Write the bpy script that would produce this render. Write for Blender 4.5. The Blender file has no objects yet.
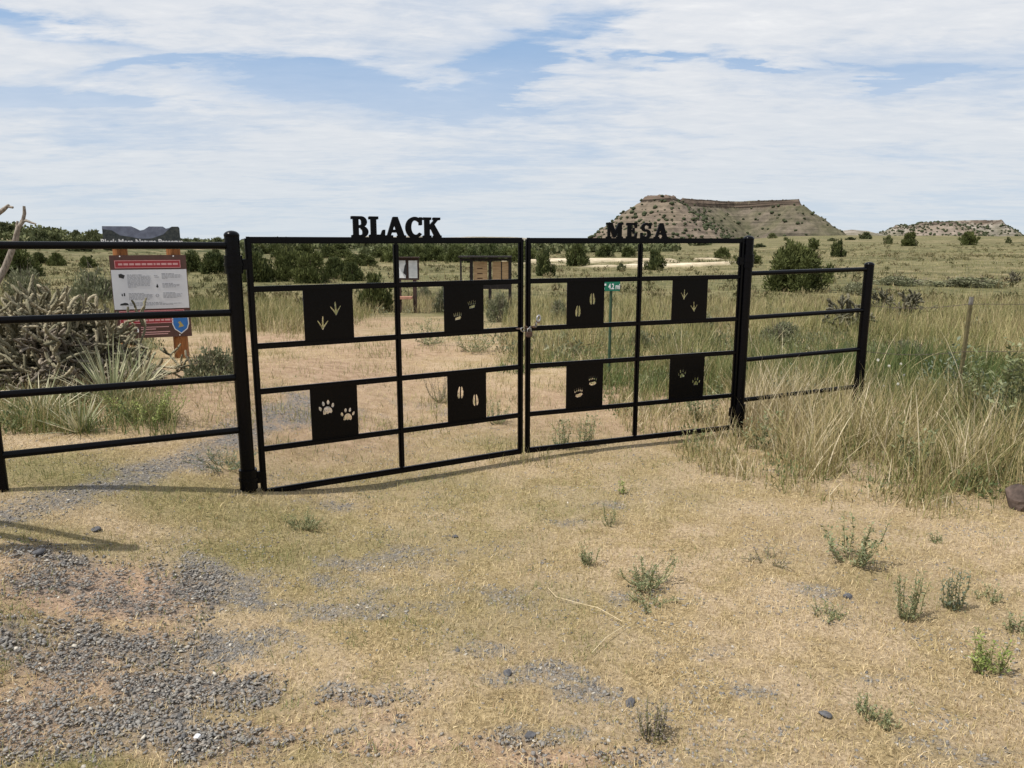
import bpy, bmesh, math, random
import numpy as np
from mathutils import Vector, Matrix, Euler
R = math.radians
S = bpy.context.scene
COL = S.collection
random.seed(7)
RNG = np.random.default_rng(11)

# ------------------------------------------------------------------ camera
EYE = 1.55; FPX = 740.0; PITCH = R(10.8)
cd = bpy.data.cameras.new('camera'); cam = bpy.data.objects.new('camera', cd); COL.objects.link(cam)
cam.location = (0, 0, EYE); cam.rotation_euler = (R(90) - PITCH, 0, 0)
cd.sensor_width = 36; cd.lens = FPX / 1024 * 36; cd.clip_start = 0.05; cd.clip_end = 20000
S.camera = cam

# ------------------------------------------------------------------ light
SUN_EL = R(61); SUN_AZ = R(206)          # direction towards the sun, angle from +X counter-clockwise
S.view_settings.view_transform = 'Standard'; S.view_settings.look = 'None'
S.view_settings.gamma = 1; S.view_settings.use_curve_mapping = False
S.view_settings.exposure = 0.25
sl = bpy.data.lights.new('sun', 'SUN'); so = bpy.data.objects.new('sun', sl); COL.objects.link(so)
sl.energy = 4.2; sl.angle = R(0.6); sl.color = (1, 0.95, 0.87)
sd = Vector((math.cos(SUN_EL) * math.cos(SUN_AZ), math.cos(SUN_EL) * math.sin(SUN_AZ), math.sin(SUN_EL)))
so.rotation_euler = sd.to_track_quat('Z', 'Y').to_euler(); so.location = (-20, -20, 40)

W = bpy.data.worlds.new('World'); S.world = W; W.use_nodes = True
wn = W.node_tree.nodes; wl = W.node_tree.links; wn.clear()


def N(nt, typ, **kw):
    n = nt.nodes.new(typ)
    for k, v in kw.items():
        if k.startswith('_'):
            setattr(n, k[1:], v)
        else:
            n.inputs[k if not k.isdigit() else int(k)].default_value = v
    return n


def ramp(nt, fac, stops, interp='LINEAR'):
    r = nt.nodes.new('ShaderNodeValToRGB'); r.color_ramp.interpolation = interp
    el = r.color_ramp.elements
    while len(el) < len(stops): el.new(0.5)
    for e, (p, c) in zip(el, stops):
        e.position = p; e.color = (c[0], c[1], c[2], 1) if hasattr(c, '__len__') else (c, c, c, 1)
    nt.links.new(fac, r.inputs[0])
    return r.outputs[0]


def math_(nt, op, a, b=None, c=None, clamp=False):
    n = nt.nodes.new('ShaderNodeMath'); n.operation = op; n.use_clamp = clamp
    for i, v in enumerate((a, b, c)):
        if v is None: continue
        if isinstance(v, (int, float)): n.inputs[i].default_value = v
        else: nt.links.new(v, n.inputs[i])
    return n.outputs[0]


def mix(nt, fac, a, b, mode='MIX'):
    n = nt.nodes.new('ShaderNodeMix'); n.data_type = 'RGBA'; n.blend_type = mode
    for i, v in ((0, fac), (6, a), (7, b)):
        if isinstance(v, (int, float)): n.inputs[i].default_value = v
        elif isinstance(v, tuple): n.inputs[i].default_value = (*v, 1)
        else: nt.links.new(v, n.inputs[i])
    return n.outputs[2]


def build_world():
    nt = W.node_tree
    sky = nt.nodes.new('ShaderNodeTexSky'); sky.sky_type = 'NISHITA'; sky.sun_disc = False
    sky.sun_elevation = SUN_EL; sky.sun_rotation = math.pi / 2 - SUN_AZ
    sky.altitude = 1300; sky.air_density = 1.0; sky.dust_density = 1.0; sky.ozone_density = 1.0
    tc = nt.nodes.new('ShaderNodeTexCoord')
    sep = nt.nodes.new('ShaderNodeSeparateXYZ'); nt.links.new(tc.outputs['Generated'], sep.inputs[0])
    X, Y, Z = sep.outputs
    zz = math_(nt, 'ADD', math_(nt, 'MAXIMUM', Z, 0.0), 0.09)
    u = math_(nt, 'DIVIDE', X, zz); v = math_(nt, 'DIVIDE', Y, zz)
    cb = nt.nodes.new('ShaderNodeCombineXYZ'); nt.links.new(u, cb.inputs[0]); nt.links.new(v, cb.inputs[1])
    mp = nt.nodes.new('ShaderNodeMapping'); nt.links.new(cb.outputs[0], mp.inputs[0])
    mp.inputs['Rotation'].default_value = (0, 0, R(-14)); mp.inputs['Scale'].default_value = (0.55, 1.0, 1)
    n1 = N(nt, 'ShaderNodeTexNoise', Scale=1.3, Detail=9.0, Roughness=0.58, Distortion=0.5); nt.links.new(mp.outputs[0], n1.inputs['Vector'])
    n2 = N(nt, 'ShaderNodeTexNoise', Scale=6.5, Detail=7.0, Roughness=0.6, Distortion=0.35); nt.links.new(mp.outputs[0], n2.inputs['Vector'])
    n3 = N(nt, 'ShaderNodeTexNoise', Scale=0.6, Detail=3.0, Roughness=0.5); nt.links.new(mp.outputs[0], n3.inputs['Vector'])

    # thin places in the cloud sheet, as directions (azimuth slope, elevation slope, half widths)
    def blob(ax, ez, wx, wz, tilt=0.0):
        a = math_(nt, 'DIVIDE', X, math_(nt, 'MAXIMUM', Y, 0.05)); e = math_(nt, 'DIVIDE', Z, math_(nt, 'MAXIMUM', Y, 0.05))
        # warp the outline with noise
        a = math_(nt, 'ADD', a, math_(nt, 'MULTIPLY', math_(nt, 'SUBTRACT', n2.outputs[0], 0.5), 0.24))
        e = math_(nt, 'ADD', e, math_(nt, 'MULTIPLY', math_(nt, 'SUBTRACT', n1.outputs[0], 0.5), 0.12))
        da = math_(nt, 'SUBTRACT', a, ax); de = math_(nt, 'SUBTRACT', e, ez)
        de = math_(nt, 'SUBTRACT', de, math_(nt, 'MULTIPLY', da, tilt))
        qa = math_(nt, 'DIVIDE', da, wx); qe = math_(nt, 'DIVIDE', de, wz)
        d = math_(nt, 'ADD', math_(nt, 'MULTIPLY', qa, qa), math_(nt, 'MULTIPLY', qe, qe))
        return math_(nt, 'DIVIDE', 1.0, math_(nt, 'ADD', 1.0, math_(nt, 'MULTIPLY', d, d)))
    b = blob(-0.27, 0.200, 0.15, 0.024, -0.15)
    for args in ((-0.14, 0.185, 0.15, 0.028, -0.10), (-0.03, 0.205, 0.11, 0.034, 0.35), (-0.55, 0.18, 0.12, 0.016, 0.0), (0.07, 0.27, 0.07, 0.022, 0.3), (-0.43, 0.222, 0.13, 0.010, 0.1),
                 (0.30, 0.225, 0.07, 0.008, -0.2), (-0.62, 0.275, 0.14, 0.012, -0.2), (0.50, 0.19, 0.06, 0.006, 0.1), (0.18, 0.235, 0.08, 0.007, 0.1)):
        b = math_(nt, 'MAXIMUM', b, blob(*args))
    cov = math_(nt, 'ADD', math_(nt, 'MULTIPLY', n1.outputs[0], 0.85), math_(nt, 'MULTIPLY', n2.outputs[0], 0.30))
    cov = math_(nt, 'ADD', cov, math_(nt, 'MULTIPLY', math_(nt, 'SUBTRACT', n3.outputs[0], 0.5), 0.3))
    cov = math_(nt, 'SUBTRACT', cov, math_(nt, 'MULTIPLY', b, 0.34))
    n5 = N(nt, 'ShaderNodeTexNoise', Scale=15.0, Detail=5.0, Roughness=0.65, Distortion=0.6); nt.links.new(mp.outputs[0], n5.inputs['Vector'])
    cov = math_(nt, 'ADD', cov, math_(nt, 'ADD', 0.035, math_(nt, 'MULTIPLY', math_(nt, 'SUBTRACT', n5.outputs[0], 0.5), 0.20)))
    m = ramp(nt, cov, [(0.12, 0.0), (0.28, 0.34), (0.42, 0.72), (0.62, 1.0)])
    # the sheet closes towards the horizon
    hz = ramp(nt, Z, [(0.0, 1.0), (0.14, 0.72), (0.30, 0.0)])
    m2 = math_(nt, 'MAXIMUM', m, math_(nt, 'MULTIPLY', hz, 0.90))
    shade = math_(nt, 'ADD', math_(nt, 'ADD', math_(nt, 'MULTIPLY', n2.outputs[0], 0.42), math_(nt, 'MULTIPLY', n1.outputs[0], 0.40)), math_(nt, 'MULTIPLY', n5.outputs[0], 0.18))
    cc = ramp(nt, shade, [(0.32, (5.0, 5.5, 6.3)), (0.46, (5.9, 6.25, 6.8)), (0.56, (6.6, 6.8, 7.15)), (0.70, (7.9, 7.95, 8.0))])
    hc = ramp(nt, Z, [(0.0, (5.4, 6.0, 6.5)), (0.12, (5.7, 6.15, 6.6)), (0.25, (6.0, 6.3, 6.65))])
    hf = ramp(nt, Z, [(0.0, 0.85), (0.12, 0.45), (0.28, 0.0)])
    cc = mix(nt, hf, cc, hc)
    blue = mix(nt, 0.70, sky.outputs[0], (1.7, 3.6, 6.4))
    c = mix(nt, m2, blue, cc)
    bg = nt.nodes.new('ShaderNodeBackground'); bg.inputs[1].default_value = 0.10
    out = nt.nodes.new('ShaderNodeOutputWorld')
    nt.links.new(c, bg.inputs[0]); nt.links.new(bg.outputs[0], out.inputs[0])


build_world()

# ------------------------------------------------------------------ noise + terrain

def vnoise(x, y, seed=0):
    x = np.asarray(x, float); y = np.asarray(y, float)
    xi = np.floor(x).astype(np.int64); yi = np.floor(y).astype(np.int64); fx = x - xi; fy = y - yi
    def h(a, b):
        n = (a * 374761393 + b * 668265263 + seed * 1442695041) & 0x7fffffff
        n = ((n ^ (n >> 13)) * 1274126177) & 0x7fffffff
        return ((n ^ (n >> 16)) & 0xffff) / 65535.0
    sx = fx * fx * (3 - 2 * fx); sy = fy * fy * (3 - 2 * fy)
    a = h(xi, yi) * (1 - sx) + h(xi + 1, yi) * sx; b = h(xi, yi + 1) * (1 - sx) + h(xi + 1, yi + 1) * sx
    return a * (1 - sy) + b * sy


def fbm(x, y, sc, octv=4, seed=0, rough=0.5):
    t = 0; a = 1; s = 0; f = 1 / sc
    for o in range(octv):
        t = t + a * vnoise(x * f + 17.3 * o, y * f - 9.1 * o, seed + o); s += a; a *= rough; f *= 2.03
    return t / s


def sstep(a, b, x):
    t = np.clip((np.asarray(x, float) - a) / (b - a), 0, 1); return t * t * (3 - 2 * t)


def T(x, y):
    x = np.asarray(x, float); y = np.asarray(y, float)
    az = x / np.maximum(y, 1.0)
    z = 0.30 * sstep(-0.8, -2.8, x) * sstep(1.5, 3.0, y) * (1 - sstep(6, 12, y))
    z = z - 0.85 * sstep(8, 36, y)
    rise = 0.0108 * np.clip(y - 55, 0, 420) * sstep(0.16, 0.42, az)
    z = z + rise * np.where(y > 0, 1, 0)
    mid = 0.0045 * np.clip(y - 60, 0, 420) * sstep(-0.3, 0.1, az)
    z = z + mid
    hill = 7.8 * np.exp(-((y - 290) / 90) ** 2) * sstep(-0.43, -0.76, az) + 1.2 * np.exp(-((y - 300) / 110) ** 2) * sstep(-0.30, -0.55, az)
    hill = hill + 2.6 * np.exp(-((y - 460) / 110) ** 2) * (1 - sstep(-0.28, -0.08, az))
    z = z + hill * np.where(y > 20, 1, 0)
    z = z + (fbm(x, y, 1.3, 3, 5) - .5) * 0.05 * (1 - sstep(20, 40, np.hypot(x, y)))
    z = z + (fbm(x, y, 45, 3, 9) - .5) * 2.0 * sstep(50, 160, np.hypot(x, y))
    return z


def ray(px, py):
    u = (px - 512) / FPX; v = (py - 384) / FPX; c, s = math.cos(PITCH), math.sin(PITCH)
    return u / (c - v * s), -(v * c + s) / (c - v * s)      # X and Z per metre of Y


def G(px, py, lo=1.2, hi=900):
    """the spot on the ground that lies in that direction"""
    a, b = ray(px, py); ys = np.geomspace(lo, hi, 3000); d = EYE + b * ys - T(a * ys, ys)
    k = np.where(d < 0)[0]
    y = ys[k[0]] if len(k) else hi
    return float(a * y), float(y)


def Tz(x, y): return float(T(np.array([x]), np.array([y]))[0])


# ------------------------------------------------------------------ object helpers

def props(o, label=None, cat=None, group=None, kind=None):
    if label: o['label'] = label
    if cat: o['category'] = cat
    if group: o['group'] = group
    if kind: o['kind'] = kind
    return o


def empty(name, loc, label, cat, group=None, rz=0):
    o = bpy.data.objects.new(name, None); COL.objects.link(o); o.location = loc; o.rotation_euler = (0, 0, rz)
    o.empty_display_size = 0.1
    return props(o, label, cat, group)


def link(name, me, parent=None, loc=None):
    o = bpy.data.objects.new(name, me); COL.objects.link(o)
    if parent: o.parent = parent
    if loc: o.location = loc
    return o


def np_mesh(name, verts, faces, mat, attrs=None, smooth=False):
    """verts (N,3); faces (M,k) array with k 3 or 4"""
    me = bpy.data.meshes.new(name)
    verts = np.ascontiguousarray(verts, dtype=np.float32); faces = np.ascontiguousarray(faces, dtype=np.int32)
    k = faces.shape[1]; m = len(faces)
    me.vertices.add(len(verts)); me.vertices.foreach_set('co', verts.ravel())
    me.loops.add(m * k); me.loops.foreach_set('vertex_index', faces.ravel())
    me.polygons.add(m); me.polygons.foreach_set('loop_start', np.arange(0, m * k, k, dtype=np.int32))
    try: me.polygons.foreach_set('loop_total', np.full(m, k, dtype=np.int32))
    except Exception: pass
    if smooth: me.polygons.foreach_set('use_smooth', np.ones(m, dtype=bool))
    for an, av in (attrs or {}).items():
        a = me.attributes.new(an, 'FLOAT', 'POINT'); a.data.foreach_set('value', np.ascontiguousarray(av, dtype=np.float32))
    me.update(calc_edges=True)
    if mat: me.materials.append(mat)
    return me


class MB:
    """collects primitive shapes into one mesh"""
    def __init__(s): s.bm = bmesh.new()

    def box(s, c, d, rot=None, bevel=0.0):
        g = bmesh.ops.create_cube(s.bm, size=1.0); vs = g['verts']
        M = Matrix.Translation(c) @ (rot if rot is not None else Matrix.Identity(4)) @ Matrix.Diagonal((*d, 1))
        bmesh.ops.transform(s.bm, matrix=M, verts=vs)
        if bevel:
            es = list({e for v in vs for e in v.link_edges})
            bmesh.ops.bevel(s.bm, geom=es, offset=bevel, segments=2, affect='EDGES', clamp_overlap=True)
        return s

    def tube(s, a, b, r0, r1=None, n=14, caps=True):
        a = Vector(a); b = Vector(b); d = b - a; L = d.length; r1 = r0 if r1 is None else r1
        g = bmesh.ops.create_cone(s.bm, cap_ends=caps, segments=n, radius1=r0, radius2=r1, depth=L)
        M = Matrix.Translation((a + b) / 2) @ d.to_track_quat('Z', 'Y').to_matrix().to_4x4()
        bmesh.ops.transform(s.bm, matrix=M, verts=g['verts']); return s

    def path(s, pts, rad, n=7, cap=True):
        pts = [Vector(p) for p in pts]; rings = []
        rad = rad if hasattr(rad, '__len__') else [rad] * len(pts)
        up = Vector((0.31, 0.17, 0.93))
        for i, p in enumerate(pts):
            t = (pts[min(i + 1, len(pts) - 1)] - pts[max(i - 1, 0)]).normalized()
            x = t.cross(up)
            if x.length < 1e-3: x = t.cross(Vector((1, 0, 0)))
            x.normalize(); y = t.cross(x); up = y.cross(t) if False else up
            rings.append([s.bm.verts.new(p + (x * math.cos(k * 2 * math.pi / n) + y * math.sin(k * 2 * math.pi / n)) * rad[i]) for k in range(n)])
        for i in range(len(rings) - 1):
            for k in range(n):
                s.bm.faces.new((rings[i][k], rings[i][(k + 1) % n], rings[i + 1][(k + 1) % n], rings[i + 1][k]))
        if cap:
            s.bm.faces.new(rings[0][::-1]); s.bm.faces.new(rings[-1])
        return s

    def ball(s, c, r, sc=(1, 1, 1), sub=2):
        g = bmesh.ops.create_icosphere(s.bm, subdivisions=sub, radius=r)
        bmesh.ops.transform(s.bm, matrix=Matrix.Translation(c) @ Matrix.Diagonal((*sc, 1)), verts=g['verts']); return s

    def torus(s, c, R0, r0, rot=None, sc=(1, 1, 1), n=16, m=8):
        M = Matrix.Translation(c) @ (rot if rot is not None else Matrix.Identity(4)) @ Matrix.Diagonal((*sc, 1))
        vs = [[s.bm.verts.new(M @ Vector(((R0 + r0 * math.cos(b)) * math.cos(a), (R0 + r0 * math.cos(b)) * math.sin(a), r0 * math.sin(b))))
               for b in [2 * math.pi * j / m for j in range(m)]] for a in [2 * math.pi * i / n for i in range(n)]]
        for i in range(n):
            for j in range(m):
                s.bm.faces.new((vs[i][j], vs[(i + 1) % n][j], vs[(i + 1) % n][(j + 1) % m], vs[i][(j + 1) % m]))
        return s

    def prism(s, pts, y0, y1):
        """outline in local XZ, thickness along Y"""
        a = [s.bm.verts.new((p[0], y0, p[1])) for p in pts]; b = [s.bm.verts.new((p[0], y1, p[1])) for p in pts]
        s.bm.faces.new(a); s.bm.faces.new(b[::-1]); n = len(pts)
        for i in range(n): s.bm.faces.new((a[i], b[i], b[(i + 1) % n], a[(i + 1) % n]))
        return s

    def done(s, name, mat, parent=None, loc=None, smooth=0):
        bmesh.ops.recalc_face_normals(s.bm, faces=s.bm.faces)
        me = bpy.data.meshes.new(name); s.bm.to_mesh(me); s.bm.free(); me.materials.append(mat)
        if smooth:
            me.polygons.foreach_set('use_smooth', np.ones(len(me.polygons), dtype=bool))
            try: me.set_sharp_from_angle(angle=R(smooth))
            except Exception: pass
        return link(name, me, parent, loc)


def newmat(name, rough=0.7, spec=0.3):
    m = bpy.data.materials.new(name); m.use_nodes = True
    b = m.node_tree.nodes['Principled BSDF']; b.inputs['Roughness'].default_value = rough
    b.inputs['Specular IOR Level'].default_value = spec
    return m, m.node_tree, b


def simple(name, c1, c2=None, rough=0.7, scale=20, spec=0.3, bump=0.0, metal=0.0, stretch=None, detail=5):
    m, nt, b = newmat(name, rough, spec); c2 = c2 or tuple(x * .75 for x in c1)
    tc = nt.nodes.new('ShaderNodeTexCoord'); src = tc.outputs['Object']
    if stretch:
        mp = nt.nodes.new('ShaderNodeMapping'); mp.inputs['Scale'].default_value = stretch; nt.links.new(src, mp.inputs[0]); src = mp.outputs[0]
    n = N(nt, 'ShaderNodeTexNoise', Scale=scale, Detail=detail, Roughness=0.6); nt.links.new(src, n.inputs['Vector'])
    nt.links.new(ramp(nt, n.outputs[0], [(0.35, c2), (0.65, c1)]), b.inputs['Base Color'])
    b.inputs['Metallic'].default_value = metal
    if bump:
        bp = N(nt, 'ShaderNodeBump', Strength=bump, Distance=0.01); nt.links.new(n.outputs[0], bp.inputs['Height']); nt.links.new(bp.outputs[0], b.inputs['Normal'])
    return m


def leafmat(name, cols, attr='rnd', rough=0.65, transl=0.25, spec=0.2, tint=0.0):
    """colour from a random value stored on every blade or leaf"""
    m, nt, b = newmat(name, rough, spec)
    a = nt.nodes.new('ShaderNodeAttribute'); a.attribute_name = attr
    fac = a.outputs['Fac']
    n = len(cols); c = ramp(nt, fac, [(i / (n - 1), col) for i, col in enumerate(cols)])
    oi = nt.nodes.new('ShaderNodeObjectInfo')
    c = mix(nt, math_(nt, 'MULTIPLY', oi.outputs['Random'], tint), c, tuple(min(1, v * 1.7) for v in (cols[len(cols) // 2][0] * 1.12, cols[len(cols) // 2][1], cols[len(cols) // 2][2] * .9)))
    nt.links.new(c, b.inputs['Base Color'])
    if transl:
        t = nt.nodes.new('ShaderNodeBsdfTranslucent'); nt.links.new(c, t.inputs[0])
        mx = nt.nodes.new('ShaderNodeMixShader'); mx.inputs[0].default_value = transl
        nt.links.new(b.outputs[0], mx.inputs[1]); nt.links.new(t.outputs[0], mx.inputs[2])
        nt.links.new(mx.outputs[0], nt.nodes['Material Output'].inputs['Surface'])
    return m


# ------------------------------------------------------------------ ground masks

def blobs(x, y, spec):
    """soft ellipses given as (px, py, half-width m, half-depth m[, weight])"""
    out = np.zeros_like(np.asarray(x, float))
    for s in spec:
        gx, gy = G(s[0], s[1]); w = s[4] if len(s) > 4 else 1.0
        d = ((x - gx) / s[2]) ** 2 + ((y - gy) / s[3]) ** 2
        out = np.maximum(out, w * np.exp(-np.clip(d, 0, 30) ** 1.3 * .8))
    return out


GRAVEL = [(20, 552, .35, .10, .75), (40, 580, .3, .10, .6), (40, 650, .30, .12, .8), (150, 650, .30, .12, .95), (110, 640, .3, .1, .8), (120, 715, .40, .12, .9), (205, 570, .16, .22, .85), (225, 592, .2, .14, .95),
          (260, 605, .3, .09, .8), (330, 610, .3, .07, .6), (180, 690, .28, .12, 1), (190, 735, .25, .10, .95), (60, 745, .3, .08, .75), (225, 650, .22, .14, .95), (240, 700, .12, .1, .9), (140, 600, .3, .08, .55), (290, 580, .3, .08, .5),
          (290, 415, .30, .35, 1), (320, 402, .35, .35, .85), (345, 690, .22, .06, .5), (390, 700, .16, .06, .6), (370, 730, .2, .05, .5), (320, 505, .25, .10, .38), (340, 530, .25, .10, .34), (455, 655, .2, .10, .36),
          (540, 675, .2, .08, .42), (590, 690, .2, .07, .36), (520, 735, .2, .05, .42), (670, 700, .16, .08, .40), (700, 655, .2, .08, .34), (790, 590, .2, .09, .34), (850, 680, .2, .07, .34), (890, 740, .2, .05, .5), (945, 755, .2, .04, .5),
          (560, 520, .25, .10, .34), (610, 505, .2, .08, .34), (400, 560, .4, .15, .32), (450, 600, .4, .15, .28), (600, 600, .3, .1, .26), (420, 410, .5, .4, .30), (620, 760, .3, .04, .4), (730, 690, .2, .05, .4)]
TRACK = [(-60, 530), (0, 515), (60, 497), (130, 478), (190, 458), (235, 440), (262, 425)]
DIRT = [(130, 590, .35, .22, 1), (60, 590, .3, .2, .8), (60, 680, .5, .25, .75), (110, 690, .25, .12, .9), (30, 720, .3, .15, .9), (200, 690, .3, .15, .7), (390, 745, .22, .05, .9), (560, 757, .2, .04, .8), (350, 700, .2, .05, .5),
        (10, 560, .3, .2, .6), (150, 640, .3, .2, .6), (230, 740, .4, .1, .5), (470, 745, .15, .04, .5), (390, 715, .1, .04, .5)]
PATH = [(300, 420, 1.2, 1.1, .8), (230, 400, 1.2, .9, .8), (380, 400, 1.2, 1.0, .8), (330, 370, 1.5, 1.6, .95), (290, 340, 1.7, 2.0, 1), (380, 350, 1.5, 1.8, .95), (300, 318, 1.7, 2.6, 1), (380, 322, 1.8, 2.4, .85), (270, 305, 1.3, 3.0, .9), (210, 375, 1.5, 1.2, .75),
        (440, 420, 1, .8, .6), (450, 385, 1.0, 1.4, .6), (600, 400, 1.8, .9, .75), (570, 425, 1.2, .6, .6), (690, 370, 1.2, 1.2, .3), (480, 400, 1.2, 1.0, .6), (560, 385, 1.0, 1.0, .4)]
GREEN = [(230, 510, .8, .4, .7), (60, 470, .7, .35, .75), (380, 540, .7, .4, .5), (330, 600, .6, .3, .55), (260, 560, .5, .25, .7), (480, 500, 1.2, .4, .4), (400, 480, 1.0, .3, .6), (480, 610, .6, .25, .35), (240, 700, .25, .12, .7), (10, 610, .2, .15, .9),
         (260, 750, .3, .06, .8), (90, 765, .3, .05, .8), (470, 440, .9, .5, .55), (350, 450, .8, .4, .6), (640, 620, .6, .3, .2), (300, 640, .3, .2, .4), (60, 540, .5, .15, .7), (10, 650, .15, .2, .9), (440, 620, .5, .25, .35)]


def along(x, y, pts, half):
    P_ = [G(*p) for p in pts]; d = np.full(np.shape(x), 9.0)
    for (x0, y0), (x1, y1) in zip(P_[:-1], P_[1:]):
        dx, dy = x1 - x0, y1 - y0; t = np.clip(((x - x0) * dx + (y - y0) * dy) / (dx * dx + dy * dy), 0, 1)
        d = np.minimum(d, np.hypot(x - x0 - t * dx, y - y0 - t * dy))
    return np.exp(-(d / half) ** 2)


def masks(x, y):
    nz = fbm(x, y, .28, 4, 31); nz2 = fbm(x, y, .9, 3, 41); r = np.hypot(x, y)
    gb = np.maximum(blobs(x, y, GRAVEL), .95 * along(x, y, TRACK, .16)); nf = fbm(x, y, .09, 3, 37)
    g = np.clip(gb * 1.35 - .27 + (nz - .5) * 1.7 + (nf - .5) * 1.3, 0, 1) * (gb > .10)
    d = np.clip(blobs(x, y, DIRT) * 1.1 + (nz2 - .5) * 1.2 + (nz - .5) * .8, 0, 1) * (blobs(x, y, DIRT) > 0.02)
    p = np.clip(blobs(x, y, PATH) + (nz2 - .5) * 0.5 + (nz - .5) * .3, 0, 1)
    gr = np.clip(blobs(x, y, GREEN) + (nz2 - .5) * 0.9, 0, 1)
    return g, d, p * (blobs(x, y, PATH) > 0), gr


def tallmask(x, y):
    """where knee-high grass stands"""
    az = x / np.maximum(y, .5); n = fbm(x, y, .8, 3, 77); n2 = fbm(x, y, 3.0, 3, 78)
    # near right stand
    ex = np.array([0.95, 1.35, 1.9, 2.5, 3.2, 4.5]); ey = np.array([6.0, 5.05, 4.38, 4.12, 4.2, 4.3])
    edge = np.interp(x, ex, ey)
    right = (x > .95) * np.clip((y - edge - (n - .5) * 1.1 + .15) / .45, 0, 1)
    thin = np.clip(1 - ((x - 2.0) / 1.4) ** 2 - ((y - 7.0) / 1.2) ** 2, 0, 1) * .0
    mid = ((x > -.2) & (y > 9.0 + (n - .5) * 1.5) & (x > -.6 - (y - 10) * .12)).astype(float)
    p = blobs(x, y, PATH)
    mid = mid * (1 - np.clip(p * 1.2 - .3, 0, 1))
    behind_right = ((x > 1.25 + (n - .5) * .8) & (y > 5.4)).astype(float)
    left = ((x < -2.7 - .04 * y) & (y > 13.5 + (n - .5) * 2) & (az > -2)).astype(float)
    leftnear = ((x < -.49 * y + (n - .5) * .8) & (y > 4.75 + (n - .5) * .4) & (y < 14)).astype(float)
    far = (y > 21 + (n2 - .5) * 5).astype(float) * (1 - np.clip(p * 1.5, 0, 1))
    m = np.maximum.reduce([right, mid, behind_right, left, leftnear, far])
    return m


def bank(x, y):
    """bare pale rocky bank in the middle distance"""
    out = np.zeros_like(np.asarray(x, float))
    for (px, py, sx, sy) in ((560, 264, 5, 4), (600, 267, 6, 4), (585, 262, 5, 5), (650, 266, 7, 4), (690, 264, 7, 5), (720, 262, 5, 5), (540, 262, 4, 4), (755, 263, 3, 3), (620, 262, 6, 4)):
        gx, gy = G(px, py); d = ((x - gx) / sx) ** 2 + ((y - gy) / sy) ** 2
        out = np.maximum(out, np.clip(1.4 - d, 0, 1))
    return np.clip(out + (fbm(x * .5, y, 2.4, 4, 55) - .57) * 3.0 + (fbm(x * .12, y, 3.0, 3, 57) - .56) * 5.0, 0, 1) * (out > .05)


# ------------------------------------------------------------------ ground material

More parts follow.
